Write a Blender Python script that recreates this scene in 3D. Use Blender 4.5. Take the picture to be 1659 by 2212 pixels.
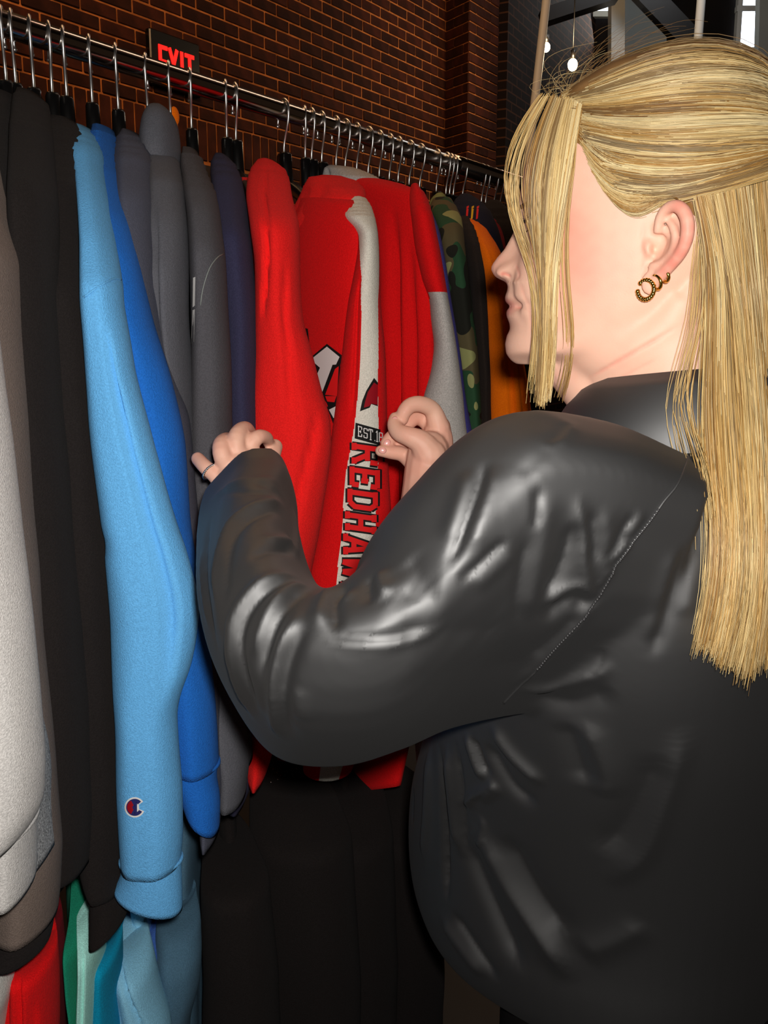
import bpy, bmesh, math, random
import numpy as np
from mathutils import Vector
from mathutils.bvhtree import BVHTree

random.seed(7)
rng = np.random.default_rng(11)
for o in list(bpy.data.objects):
    bpy.data.objects.remove(o)
scene = bpy.context.scene
COL = scene.collection

# ------------------------------------------------------------------ camera
FPX, CX, CY = 2000.0, 829.5, 1106.0          # focal length in pixels of the 1659 x 2212 frame
PITCH = math.atan(371 / 2000)
CAM = np.array([0.0, 0.0, 1.47])
RT = np.array([1.0, 0.0, 0.0])
FW = np.array([0.0, math.cos(PITCH), -math.sin(PITCH)])
UP = np.array([0.0, math.sin(PITCH), math.cos(PITCH)])
cam_data = bpy.data.cameras.new('camera')
cam_data.sensor_fit = 'HORIZONTAL'
cam_data.sensor_width = 36.0
cam_data.lens = FPX / 1659 * 36.0
cam_data.clip_start = 0.02
camera = bpy.data.objects.new('camera', cam_data)
camera.location = CAM
camera.rotation_euler = (math.pi / 2 - PITCH, 0, 0)
COL.objects.link(camera)
scene.camera = camera

# ------------------------------------------------------------------ world, flash, exposure
world = bpy.data.worlds.new('world')
scene.world = world
world.use_nodes = True
world.node_tree.nodes['Background'].inputs[0].default_value = (1.0, 0.62, 0.38, 1)
world.node_tree.nodes['Background'].inputs[1].default_value = 0.018
scene.view_settings.view_transform = 'Standard'
scene.view_settings.look = 'None'
scene.view_settings.gamma = 1.0
scene.view_settings.use_curve_mapping = False
scene.view_settings.exposure = 0.0


def add_light(name, kind, loc, energy, color=(1, 1, 1), size=0.05, aim=None, sx=None):
    ld = bpy.data.lights.new(name, kind)
    ld.energy = energy
    ld.color = color
    if kind == 'AREA':
        ld.size = size
        if sx:
            ld.shape = 'RECTANGLE'
            ld.size_y = sx
    else:
        ld.shadow_soft_size = size
    ob = bpy.data.objects.new(name, ld)
    ob.location = loc
    if aim is not None:
        ob.rotation_euler = (Vector(aim) - Vector(loc)).to_track_quat('-Z', 'Y').to_euler()
    COL.objects.link(ob)
    return ob


# the flash built into the photographer's camera, right of and above the lens
add_light('camera_flash', 'AREA', (0.020, 0.0, 1.505), 8.2, (1.0, 0.965, 0.92), 0.028, (0.10, 1.0, 1.34))
# warm hall lighting high above the brick wall
add_light('hall_lamp_glow', 'AREA', (-0.6, 2.4, 4.3), 62.0, (1.0, 0.56, 0.26), 1.6, (0.6, 4.6, 2.6))
# added fill light, unseen, to brighten the panel, column and poles far back
add_light('added_far_fill', 'AREA', (2.2, 6.4, 5.15), 34.0, (0.97, 0.98, 1.0), 1.2, (2.6, 8.6, 2.6))
# added unseen warm strip above the aisle, to put a highlight along the rail
add_light('added_rail_highlight_light', 'AREA', (1.55, 3.6, 4.4), 18.0, (1.0, 0.62, 0.44), 0.2, (1.5, 3.5, 1.0), 3.2)


# ------------------------------------------------------------------ pixel helpers (place things at real distances)
def ray(px, py):
    return FW + (px - CX) / FPX * RT - (py - CY) / FPX * UP


def PZ(px, py, z):
    """point seen at a pixel, z metres along the lens axis"""
    return CAM + z * ray(px, py)


def PY(px, py, y):
    """point seen at a pixel, y metres ahead on the ground"""
    d = ray(px, py)
    return CAM + d * (y / d[1])


def proj(p):
    q = np.asarray(p, float) - CAM
    z = q @ FW
    return CX + FPX * (q @ RT) / z, CY - FPX * (q @ UP) / z, z


def unit(v):
    v = np.asarray(v, float)
    n = np.linalg.norm(v)
    return v / n if n > 1e-12 else v


def lerp(a, b, t):
    return a + (b - a) * t


def smooth(t):
    t = min(1, max(0, t))
    return t * t * (3 - 2 * t)


def resample(pts, n):
    """smooth curve through the points, n samples"""
    p = np.asarray(pts, float)
    m = len(p)
    if m == 2:
        return np.array([lerp(p[0], p[1], t) for t in np.linspace(0, 1, n)])
    d = np.r_[0, np.cumsum(np.linalg.norm(np.diff(p[:, :3], axis=0), axis=1))]
    d = d / d[-1]
    tan = np.zeros_like(p)
    for i in range(m):
        a, b = max(0, i - 1), min(m - 1, i + 1)
        tan[i] = (p[b] - p[a]) / (d[b] - d[a] + 1e-12)
    out = []
    for t in np.linspace(0, 1, n):
        i = min(m - 2, max(0, int(np.searchsorted(d, t, side='right') - 1)))
        h = d[i + 1] - d[i] + 1e-12
        s = (t - d[i]) / h
        h00, h10 = 2 * s**3 - 3 * s**2 + 1, s**3 - 2 * s**2 + s
        h01, h11 = -2 * s**3 + 3 * s**2, s**3 - s**2
        out.append(h00 * p[i] + h10 * h * tan[i] + h01 * p[i + 1] + h11 * h * tan[i + 1])
    return np.array(out)


# ------------------------------------------------------------------ materials
def lin(c):
    return tuple(((v / 255) / 12.92 if v / 255 <= 0.04045 else ((v / 255 + 0.055) / 1.055) ** 2.4) for v in c)


MATS = {}


def mat(name, rgb, rough=0.6, spec=0.5, metal=0.0, sheen=0.0, var=0.0, vscale=60.0, bump=0.0, bscale=400.0,
        emit=None, estr=0.0, trans=0.0, stretch=None, sss=0.0, coat=0.0, attr=None, rgb2=None):
    m = bpy.data.materials.new(name)
    m.use_nodes = True
    nt = m.node_tree
    b = nt.nodes['Principled BSDF']
    c = lin(rgb)
    b.inputs['Base Color'].default_value = (*c, 1)
    b.inputs['Roughness'].default_value = rough
    b.inputs['Specular IOR Level'].default_value = spec
    b.inputs['Metallic'].default_value = metal
    b.inputs['Sheen Weight'].default_value = sheen
    b.inputs['Sheen Roughness'].default_value = 0.5
    b.inputs['Coat Weight'].default_value = coat
    b.inputs['Transmission Weight'].default_value = trans
    if sss:
        b.inputs['Subsurface Weight'].default_value = sss
        b.inputs['Subsurface Radius'].default_value = (0.9, 0.35, 0.2)
        b.inputs['Subsurface Scale'].default_value = 0.006
    if emit:
        b.inputs['Emission Color'].default_value = (*lin(emit), 1)
        b.inputs['Emission Strength'].default_value = estr
    tc = nt.nodes.new('ShaderNodeTexCoord')
    src = tc.outputs['Object']
    if stretch:
        mp = nt.nodes.new('ShaderNodeMapping')
        mp.inputs['Scale'].default_value = stretch
        nt.links.new(src, mp.inputs['Vector'])
        src = mp.outputs['Vector']
    if var or rgb2:
        n = nt.nodes.new('ShaderNodeTexNoise')
        n.inputs['Scale'].default_value = vscale
        n.inputs['Detail'].default_value = 4
        r = nt.nodes.new('ShaderNodeValToRGB')
        c2 = lin(rgb2) if rgb2 else tuple(min(1, v * (1 + var)) for v in c)
        c1 = c if rgb2 else tuple(v * (1 - var) for v in c)
        r.color_ramp.elements[0].position = 0.38
        r.color_ramp.elements[1].position = 0.62
        r.color_ramp.elements[0].color = (*c1, 1)
        r.color_ramp.elements[1].color = (*c2, 1)
        nt.links.new(src, n.inputs['Vector'])
        nt.links.new(n.outputs['Fac'], r.inputs['Fac'])
        nt.links.new(r.outputs['Color'], b.inputs['Base Color'])
    if bump:
        n2 = nt.nodes.new('ShaderNodeTexNoise')
        n2.inputs['Scale'].default_value = bscale
        n2.inputs['Detail'].default_value = 3
        bp = nt.nodes.new('ShaderNodeBump')
        bp.inputs['Strength'].default_value = bump
        bp.inputs['Distance'].default_value = 0.002
        nt.links.new(src, n2.inputs['Vector'])
        nt.links.new(n2.outputs['Fac'], bp.inputs['Height'])
        nt.links.new(bp.outputs['Normal'], b.inputs['Normal'])
    if attr:
        a = nt.nodes.new('ShaderNodeVertexColor')
        a.layer_name = attr
        nt.links.new(a.outputs['Color'], b.inputs['Base Color'])
    MATS[name] = m
    return m


def fleece(name, rgb, var=0.10, **k):
    return mat(name, rgb, rough=0.95, spec=0.06, sheen=0.02, var=var, vscale=700, bump=0.5, bscale=900, **k)


fleece('light_blue', (100, 172, 226))
fleece('royal', (34, 104, 192))
fleece('slate', (82, 84, 98))
fleece('hoodie_grey', (92, 92, 98))
fleece('charcoal', (82, 80, 84))
fleece('navy', (54, 52, 76))
fleece('black_fleece', (34, 30, 29))
fleece('brown', (112, 98, 90))
fleece('light_grey', (196, 192, 188), var=0.14)
fleece('heather', (150, 150, 150), var=0.5)
fleece('red', (226, 22, 24))
fleece('red_bright', (238, 34, 32))
fleece('deep_red', (190, 14, 18))
fleece('cream', (226, 220, 206))
fleece('oat_grey', (186, 180, 174), var=0.16)
fleece('olive', (136, 138, 84))
fleece('dark_brown', (44, 36, 32))
fleece('orange', (255, 116, 12))
fleece('purple', (70, 66, 140))
fleece('dark_navy', (30, 30, 44))
fleece('mint', (176, 240, 228))
fleece('green', (30, 140, 108))
fleece('teal', (14, 150, 190))
fleece('aqua', (60, 176, 164))
fleece('pale_denim', (142, 204, 234))
fleece('mid_blue', (72, 114, 196))
fleece('slate_blue', (80, 114, 136))
fleece('off_white', (214, 212, 204))
fleece('maroon', (112, 12, 24))
mat('print_black', (22, 20, 20), rough=0.75, spec=0.2)
mat('print_white', (222, 218, 214), rough=0.75, spec=0.2)
mat('print_red', (226, 26, 28), rough=0.75, spec=0.2)
mat('print_dark_red', (150, 10, 26), rough=0.75, spec=0.2)
mat('print_navy', (34, 36, 96), rough=0.7, spec=0.3)
mat('print_yellow', (230, 176, 30), rough=0.8, spec=0.2)
mat('chrome', (214, 212, 208), rough=0.34, metal=1.0)
mat('rail_chrome', (196, 188, 182), rough=0.17, metal=1.0)
mat('black_metal', (14, 13, 13), rough=0.35, metal=0.3)
mat('black_plastic', (12, 11, 11), rough=0.28, spec=0.55)
mat('brick', (54, 27, 20), rough=0.85, spec=0.15, rgb2=(40, 19, 14), vscale=9, bump=0.6, bscale=90)
mat('brick_light', (68, 32, 22), rough=0.85, spec=0.15, rgb2=(50, 24, 17), vscale=9, bump=0.6, bscale=90)
mat('mortar', (172, 106, 58), rough=0.95, spec=0.1, var=0.25, vscale=14, bump=0.4, bscale=120)
mat('dark_wall', (22, 18, 16), rough=0.9, spec=0.1, var=0.2, vscale=3)
mat('floor', (20, 17, 15), rough=0.55, spec=0.3, var=0.2, vscale=3)
mat('door_wood', (36, 22, 16), rough=0.6, spec=0.2, var=0.2, vscale=6)
mat('exit_red', (60, 4, 4), emit=(255, 20, 16), estr=2.6)
mat('steel_white', (196, 200, 198), rough=0.5, spec=0.4)
mat('steel_grey', (120, 124, 120), rough=0.5, spec=0.4)
mat('window_light', (230, 240, 250), emit=(226, 238, 255), estr=5.0)
mat('bulb', (255, 230, 190), emit=(255, 226, 180), estr=30.0)
mat('gold', (232, 190, 96), rough=0.18, metal=1.0)
mat('silver', (206, 202, 196), rough=0.2, metal=1.0)
mat('satin', (10, 9, 10), rough=0.6, spec=1.0)
MATS['satin'].node_tree.nodes['Principled BSDF'].inputs['IOR'].default_value = 1.64
mat('trouser_black', (15, 13, 13), rough=0.9, spec=0.1)
mat('shoe_black', (16, 15, 15), rough=0.5, spec=0.3)
mat('skin', (226, 170, 140), rough=0.52, spec=0.28, sss=0.12, attr='tint', bump=0.06, bscale=900)
mat('nail', (224, 160, 150), rough=0.25, spec=0.5)
mat('eye_white', (230, 225, 220), rough=0.2)
mat('lash', (40, 26, 20), rough=0.6)
mat('brow', (120, 84, 56), rough=0.8)
mat('hair', (204, 172, 110), rough=0.42, spec=0.4, attr='strand')
mat('thread', (40, 39, 40), rough=0.5, spec=0.5)


def camo_material():
    m = bpy.data.materials.new('camo')
    m.use_nodes = True
    nt = m.node_tree
    b = nt.nodes['Principled BSDF']
    b.inputs['Roughness'].default_value = 0.9
    b.inputs['Specular IOR Level'].default_value = 0.15
    tc = nt.nodes.new('ShaderNodeTexCoord')
    prev = None
    cols = [(92, 82, 56), (44, 76, 50), (34, 34, 28), (150, 150, 96)]
    base = nt.nodes.new('ShaderNodeRGB')
    base.outputs[0].default_value = (*lin(cols[0]), 1)
    prev = base.outputs[0]
    for i, (c, th) in enumerate(zip(cols[1:], (0.50, 0.57, 0.60))):
        n = nt.nodes.new('ShaderNodeTexNoise')
        n.noise_dimensions = '4D'
        n.inputs['W'].default_value = 3.1 * i + 1.7
        n.inputs['Scale'].default_value = 17
        n.inputs['Detail'].default_value = 1
        r = nt.nodes.new('ShaderNodeValToRGB')
        r.color_ramp.interpolation = 'CONSTANT'
        r.color_ramp.elements[1].position = th
        mx = nt.nodes.new('ShaderNodeMixRGB')
        mx.inputs[2].default_value = (*lin(c), 1)
        nt.links.new(tc.outputs['Object'], n.inputs['Vector'])
        nt.links.new(n.outputs['Fac'], r.inputs['Fac'])
        nt.links.new(r.outputs['Color'], mx.inputs[0])
        nt.links.new(prev, mx.inputs[1])
        prev = mx.outputs[0]
    nt.links.new(prev, b.inputs['Base Color'])
    MATS['camo'] = m


camo_material()


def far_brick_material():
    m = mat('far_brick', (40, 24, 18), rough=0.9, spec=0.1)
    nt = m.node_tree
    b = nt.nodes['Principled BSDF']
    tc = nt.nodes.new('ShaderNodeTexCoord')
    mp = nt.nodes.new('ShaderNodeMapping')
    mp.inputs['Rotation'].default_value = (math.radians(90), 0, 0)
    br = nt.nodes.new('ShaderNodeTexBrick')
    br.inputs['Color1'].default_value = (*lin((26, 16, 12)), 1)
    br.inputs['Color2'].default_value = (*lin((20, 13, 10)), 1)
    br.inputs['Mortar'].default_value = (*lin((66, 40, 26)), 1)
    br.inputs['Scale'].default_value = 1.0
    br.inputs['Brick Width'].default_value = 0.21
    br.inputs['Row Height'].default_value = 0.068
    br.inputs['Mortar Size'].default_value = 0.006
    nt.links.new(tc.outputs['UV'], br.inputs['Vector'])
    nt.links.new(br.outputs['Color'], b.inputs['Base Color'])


far_brick_material()


# ------------------------------------------------------------------ object helpers
def link_mesh(name, verts, faces, mats, parent=None, smooth_shade=True, fmat=None, colors=None, attr=None):
    me = bpy.data.meshes.new(name)
    me.from_pydata([tuple(map(float, v)) for v in verts], [], [tuple(map(int, f)) for f in faces])
    return link_data(name, me, mats, parent, smooth_shade, fmat, colors, attr)


def link_data(name, me, mats, parent=None, smooth_shade=True, fmat=None, colors=None, attr=None):
    if isinstance(mats, str):
        mats = [mats]
    for k in mats:
        me.materials.append(MATS[k])
    if fmat is not None:
        me.polygons.foreach_set('material_index', np.asarray(fmat, dtype=np.int32))
    if smooth_shade:
        me.polygons.foreach_set('use_smooth', np.ones(len(me.polygons), dtype=bool))
    if colors is not None:
        ca = me.color_attributes.new(attr, 'FLOAT_COLOR', 'POINT')
        ca.data.foreach_set('color', np.asarray(colors, dtype=np.float32).ravel())
    me.update()
    ob = bpy.data.objects.new(name, me)
    COL.objects.link(ob)
    if parent is not None:
        ob.parent = parent
        ob.matrix_parent_inverse = parent.matrix_basis.inverted()
    return ob


def thing(name, label, cat, loc=(0, 0, 0), group=None):
    o = bpy.data.objects.new(name, None)
    o.empty_display_size = 0.05
    o.location = tuple(map(float, loc))
    o['label'] = label
    o['category'] = cat
    if group:
        o['group'] = group
    COL.objects.link(o)
    return o


def tag(o, label, cat, group=None):
    o['label'] = label
    o['category'] = cat
    if group:
        o['group'] = group
    return o


def struct(o, label=None, cat=None):
    o['kind'] = 'structure'
    if label:
        o['label'] = label
    if cat:
        o['category'] = cat
    return o


def ring_faces(nr, ns, closed=True, cap=True, base=0):
    f = []
    for i in range(nr - 1):
        for j in range(ns if closed else ns - 1):
            k = (j + 1) % ns
            f.append((base + i * ns + j, base + i * ns + k, base + (i + 1) * ns + k, base + (i + 1) * ns + j))
    if cap and closed:
        f.append(tuple(base + j for j in reversed(range(ns))))
        f.append(tuple(base + (nr - 1) * ns + j for j in range(ns)))
    return f


def tube(path, radius, ns=8, n=None, cap=True):
    """round tube along a 3D path; radius is a number or one per path point -> verts, faces"""
    p = np.asarray(path, float)
    r = np.full(len(p), float(radius)) if np.isscalar(radius) else np.asarray(radius, float)
    if n:
        q = resample(np.c_[p, r], n)
        p, r = q[:, :3], q[:, 3]
    tan = np.gradient(p, axis=0)
    ref = np.array([0.13, 0.21, 0.97])
    if abs(unit(tan[0]) @ ref) > 0.9:
        ref = np.array([0.97, 0.1, 0.2])
    verts = []
    u = None
    for i in range(len(p)):
        t = unit(tan[i])
        u = unit(ref - t * (ref @ t)) if u is None else unit(u - t * (u @ t))
        w = np.cross(t, u)
        for j in range(ns):
            a = 2 * math.pi * j / ns
            verts.append(p[i] + r[i] * (math.cos(a) * u + math.sin(a) * w))
    return verts, ring_faces(len(p), ns, cap=cap)


def ball(c, r, nu=10, nv=6, axes=None):
    c = np.asarray(c, float)
    r = np.array([r, r, r]) if np.isscalar(r) else np.asarray(r, float)
    ax = np.eye(3) if axes is None else np.asarray(axes)
    rings = []
    for i in range(nv + 1):
        ph = -math.pi / 2 + math.pi * (i + (0.02 if i == 0 else -0.02 if i == nv else 0)) / nv
        for j in range(nu):
            a = 2 * math.pi * j / nu
            l = np.array([math.cos(ph) * math.cos(a), math.cos(ph) * math.sin(a), math.sin(ph)]) * r
            rings.append(c + l @ ax)
    return rings, ring_faces(nv + 1, nu)


def box(c, half, axes=None):
    ax = np.eye(3) if axes is None else np.asarray(axes)
    v = []
    for sx, sy, sz in ((-1, -1, -1), (1, -1, -1), (1, 1, -1), (-1, 1, -1), (-1, -1, 1), (1, -1, 1), (1, 1, 1), (-1, 1, 1)):
        v.append(np.asarray(c, float) + (np.array([sx, sy, sz]) * half) @ ax)
    return v, [(0, 3, 2, 1), (4, 5, 6, 7), (0, 1, 5, 4), (1, 2, 6, 5), (2, 3, 7, 6), (3, 0, 4, 7)]


def bevel_box(c, half, axes=None, b=0.003):
    """box with chamfered edges"""
    ax = np.eye(3) if axes is None else np.asarray(axes)
    bm = bmesh.new()
    v, f = box((0, 0, 0), np.asarray(half, float))
    vs = [bm.verts.new(tuple(x)) for x in v]
    for q in f:
        bm.faces.new([vs[i] for i in q])
    bmesh.ops.bevel(bm, geom=list(bm.edges), offset=b, segments=1, affect='EDGES')
    bm.verts.index_update()
    vv = [np.asarray(c, float) + np.array(x.co) @ ax for x in bm.verts]
    ff = [tuple(x.index for x in q.verts) for q in bm.faces]
    bm.free()
    return vv, ff


def merge(*parts):
    V, Fc = [], []
    for v, f in parts:
        b = len(V)
        V.extend(v)
        Fc.extend(tuple(i + b for i in q) for q in f)
    return V, Fc


def vnoise(p, s, seed=0):
    """cheap smooth noise on points, about -1..1"""
    p = np.asarray(p, float) * s + seed * 7.31
    x, y, z = p[..., 0], p[..., 1], p[..., 2]
    return (np.sin(x * 1.7 + 1.3 * np.sin(y * 1.1 + seed)) + np.sin(y * 2.1 + 1.1 * np.sin(z * 1.4)) +
            np.sin(z * 1.9 + 1.2 * np.sin(x * 1.6 + 2.0))) / 3


def bvh_of(ob):
    me = ob.data
    return BVHTree.FromPolygons([v.co[:] for v in me.vertices], [p.vertices[:] for p in me.polygons])


def hit(bvh, px, py, off=0.0):
    """where the surface lies behind a pixel, lifted off it by off"""
    d = unit(ray(px, py))
    loc, nor, i, dist = bvh.ray_cast(Vector(CAM), Vector(d))
    if loc is None:
        return None
    return np.array(loc) - d * off


# ================================================================== THE SETTING
VP = np.array([2200.0, 735.0])
RD = unit(np.array([(VP[0] - CX) / (FPX * math.cos(PITCH) + 371 * math.sin(PITCH)), 1.0, 0.0]))   # along rail and wall
RN = np.array([RD[1], -RD[0], 0.0])                                                              # out of the wall
ZU = np.array([0.0, 0.0, 1.0])


def along_to_px(p0, d, px, lo=-6, hi=9):
    """distance along a level line at which it crosses image column px"""
    k = (px - CX) / FPX
    # (q@RT) = k (q@FW)
    a0 = (p0 - CAM) @ RT - k * ((p0 - CAM) @ FW)
    a1 = d @ RT - k * (d @ FW)
    return -a0 / a1


# floor
fl, ff = box((0.8, 3.2, -0.05), (5.2, 6.2, 0.05))
struct(link_mesh('floor', fl, ff, 'floor', smooth_shade=False), 'dark hall floor under the clothing rack', 'floor')

# brick wall, with a soldier course over a dark doorway, and a projecting pilaster
W0 = PZ(357, 57, 4.67)
S_CORNER = along_to_px(W0, RD, 960)
wc = W0 + RD * S_CORNER
CH, BL, MJ = 0.0677, 0.2135, 0.0085
TOPZ = 4.3
axes_wall = np.array([RD, RN, ZU])

wall = link_mesh('wall_left', *merge(
    box(W0 + RD * (S_CORNER - 6.0) / 2 * 1.0 + RD * 0 - RN * 0.10 + ZU * (TOPZ / 2 - W0[2]), ((S_CORNER + 6.0) / 2, 0.106, TOPZ / 2), axes_wall)),
    'mortar', smooth_shade=False)
struct(wall, 'dark red brick wall behind the clothing rack', 'wall')

brick_meshes = {}


def brick_obj(center, ln, ht, dp, parent, key=None):
    k = (round(ln, 4), round(ht, 4), round(dp, 4), random.randrange(2))
    if k not in brick_meshes:
        v, f = bevel_box((0, 0, 0), (ln / 2, dp / 2, ht / 2), axes_wall, 0.004)
        me = bpy.data.meshes.new('brick')
        me.from_pydata([tuple(x) for x in v], [], f)
        me.materials.append(MATS['brick' if k[3] else 'brick_light'])
        brick_meshes[k] = me
    ob = bpy.data.objects.new('brick', brick_meshes[k])
    ob.location = tuple(center)
    COL.objects.link(ob)
    ob.parent = parent
    return ob


SOLD_TOP = PY(299, 217, (W0 + RD * along_to_px(W0, RD, 299))[1])[2]
kk = round((W0[2] - SOLD_TOP) / CH)
SOLD_TOP = W0[2] - kk * CH
S_LINT = along_to_px(W0, RD, 592)
stuff_v, stuff_f = [], []


def add_stuff(c, ln, ht, dp):
    v, f = box(c, (ln / 2, dp / 2, ht / 2), axes_wall)
    b = len(stuff_v)
    stuff_v.extend(v)
    stuff_f.extend(tuple(i + b for i in q) for q in f)


nb = 0
cands = []
for i in range(-60, 22):
    z0 = W0[2] + i * CH
    if z0 + CH > TOPZ or z0 < 0.0:
        continue
    off = (0.0 if i % 2 == 0 else BL / 2) + random.uniform(-0.01, 0.01)
    for j in range(-24, 40):
        s0, s1 = j * BL + off, (j + 1) * BL + off
        if s1 > S_CORNER:
            s1 = S_CORNER
        if s1 - s0 < 0.03 or s0 < -4.5:
            continue
        if z0 < SOLD_TOP - 1e-4 and s0 < S_LINT:
            if s1 - S_LINT > 0.05:
                s0 = S_LINT
            else:
                continue
        cands.append((z0, s0, s1))
for z0, s0, s1 in cands:
    ln, ht = s1 - s0 - MJ, CH - MJ
    c = W0 + RD * ((s0 + s1) / 2) + ZU * (z0 + CH / 2 - W0[2]) + RN * (0.0 + random.uniform(-0.002, 0.003))
    x, y, _ = proj(c)
    ymax = 48 + 0.312 * x + 110
    if -60 < x < 975 and -40 < y < ymax and nb < 298:
        full = abs(ln - (BL - MJ)) < 0.03
        brick_obj(c, BL - MJ if full else ln, ht, 0.022, wall)
        nb += 1
    else:
        add_stuff(c, ln, ht, 0.022)
# soldier course above the doorway
k = 0
while True:
    s0 = S_LINT - (k + 1) * 0.0715
    if s0 < -3.5:
        break
    c = W0 + RD * (s0 + 0.036) + ZU * (SOLD_TOP - 0.104 - W0[2]) + RN * random.uniform(-0.002, 0.003)
    x, y, _ = proj(c)
    if 120 < x < 620:
        v, f = bevel_box((0, 0, 0), (0.0315, 0.011, 0.1), axes_wall, 0.004)
        so = link_mesh('soldier_brick', [c + np.asarray(q) for q in v], f, 'brick_light', wall, smooth_shade=False)
    else:
        add_stuff(c, 0.063, 0.2, 0.022)
    k += 1
so = link_mesh('far_bricks', stuff_v, stuff_f, 'brick', wall, smooth_shade=False)
so['kind'] = 'stuff'
# dark double door under the lintel
dz = SOLD_TOP - 0.21
dv, df = merge(*[box(W0 + RD * (S_LINT - 0.5 - 0.95 * q) + ZU * (dz / 2 - W0[2]) + RN * 0.012, (0.455, 0.02, dz / 2 - 0.02), axes_wall) for q in range(2)])
door = link_mesh('door_1', dv, df, 'door_wood', smooth_shade=False)
struct(door, 'dark double door under the brick lintel', 'door')
for q in range(2):
    c = W0 + RD * (S_LINT - 0.5 - 0.95 * q) + RN * 0.05
    hv, hf = tube([c + ZU * (1.0 - c[2]) + RD * 0.35, c + ZU * (1.3 - c[2]) + RD * 0.35], 0.012)
    link_mesh('door_handle', hv, hf, 'chrome', door)
    fv, fx = merge(box(c + ZU * (1.0 - c[2]) + RD * 0.35 - RN * 0.02, (0.008, 0.014, 0.008), axes_wall), box(c + ZU * (1.3 - c[2]) + RD * 0.35 - RN * 0.02, (0.008, 0.014, 0.008), axes_wall))
    link_mesh('handle_mount', fv, fx, 'chrome', door)

# pilaster, with a splayed near side
SDV = unit(np.array([0.545, -0.839, 0.0]))
SDN = np.array([SDV[1], -SDV[0], 0.0])
if SDN @ (CAM - wc) < 0:
    SDN = -SDN
E_PIL = along_to_px(wc, SDV, 1011)
pc = wc + SDV * E_PIL
W_PIL = along_to_px(pc, RD, 1073)
q0, q1, q2, q3 = wc - SDN * 0.008, pc - SDN * 0.008 - RN * 0.006, pc + RD * W_PIL - RN * 0.006, wc + RD * (W_PIL + 0.1)
PVV = [np.array([*q[:2], z]) for z in (0.0, TOPZ) for q in (q0, q1, q2, q3)]
pil = link_mesh('trim_1', PVV, [(0, 1, 2, 3), (7, 6, 5, 4), (0, 4, 5, 1), (1, 5, 6, 2), (2, 6, 7, 3), (3, 7, 4, 0)], 'mortar', smooth_shade=False)
struct(pil, 'projecting brick pilaster at the end of the brick wall', 'pillar')
axes_side = np.array([SDV, SDN, ZU])
pstuff_v, pstuff_f = [], []
for i in range(-60, 22):
    z0 = W0[2] + i * CH
    if z0 + CH > TOPZ or z0 < 0:
        continue
    zc = z0 + CH / 2
    for org, dv, nv_, axq, wid, first in ((pc, RD, RN, axes_wall, W_PIL, i % 2 == 1), (wc, SDV, SDN, axes_side, E_PIL, i % 2 == 0)):
        edges = [0.0] + [e for e in np.arange(BL * (0.5 if first else 1.0), wid - 0.04, BL)] + [wid]
        for a, b in zip(edges[:-1], edges[1:]):
            c = org * [1, 1, 0] + dv * ((a + b) / 2) + ZU * zc - nv_ * (0.007 + random.uniform(-0.001, 0.002))
            x, y, _ = proj(c)
            vf = bevel_box((0, 0, 0), ((b - a - MJ) / 2, 0.011, (CH - MJ) / 2), axq, 0.004)
            vv = [c + np.asarray(q) for q in vf[0]]
            if -30 < y < 440:
                link_mesh('brick', vv, vf[1], random.choice(['brick', 'brick_light']), pil, smooth_shade=False)
            else:
                bb = len(pstuff_v)
                pstuff_v += vv
                pstuff_f += [tuple(t + bb for t in q) for q in vf[1]]
link_mesh('far_bricks', pstuff_v, pstuff_f, 'brick', pil, smooth_shade=False)['kind'] = 'stuff'

# exit sign
sgx = along_to_px(W0, RD, 372)
sg = W0 + RD * sgx + RN * 0.04
sgc = PY(372, 126, sg[1])
EXA = axes_wall
sign = thing('exit_sign', 'illuminated red EXIT sign with dark housing on the brick wall', 'sign', sgc - RN * 0.03)
link_mesh('housing', *bevel_box(sgc - ZU * 0.03, (0.17, 0.028, 0.13), EXA, 0.006), 'black_plastic', sign, smooth_shade=False)
LW, LH = 0.068, 0.15


def bar(x0, y0, x1, y1, w):
    a, b = np.array([x0, y0]), np.array([x1, y1])
    t = unit(b - a)
    n = np.array([-t[1], t[0]]) * w / 2
    return [a + n, a - n, b - n, b + n]


def poly_plate(polys, c, axes, th=0.004):
    V, Fc = [], []
    for pl in polys:
        b = len(V)
        m = len(pl)
        for k in (0, 1):
            for q in pl:
                V.append(c + axes[0] * q[0] + axes[2] * q[1] + axes[1] * (th * k))
        Fc.append(tuple(b + i for i in range(m)))
        Fc.append(tuple(b + m + i for i in reversed(range(m))))
        for i in range(m):
            j = (i + 1) % m
            Fc.append((b + i, b + j, b + m + j, b + m + i))
    return V, Fc


wgt = 0.019
letters = {
    'E': [bar(0.009, 0, 0.009, LH, wgt), bar(0, LH - wgt / 2, LW - .01, LH - wgt / 2, wgt), bar(0, LH / 2, LW - .018, LH / 2, wgt), bar(0, wgt / 2, LW - .01, wgt / 2, wgt)],
    'X': [bar(0.008, 0, LW - .008, LH, wgt), bar(0.008, LH, LW - .008, 0, wgt)],
    'I': [bar(0.02, 0, 0.02, LH, wgt)],
    'T': [bar(LW / 2, 0, LW / 2, LH, wgt), bar(0.002, LH - wgt / 2, LW - 0.002, LH - wgt / 2, wgt)]}
xo = -0.118
for ch, adv in zip('EXIT', (0.064, 0.072, 0.040, 0.07)):
    V, Fc = poly_plate(letters[ch], sgc + RD * xo + RN * 0.028 + ZU * (-0.115), EXA, 0.004)
    lo = link_mesh('letter', V, Fc, 'exit_red', sign, smooth_shade=False)
    xo += adv

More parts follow.
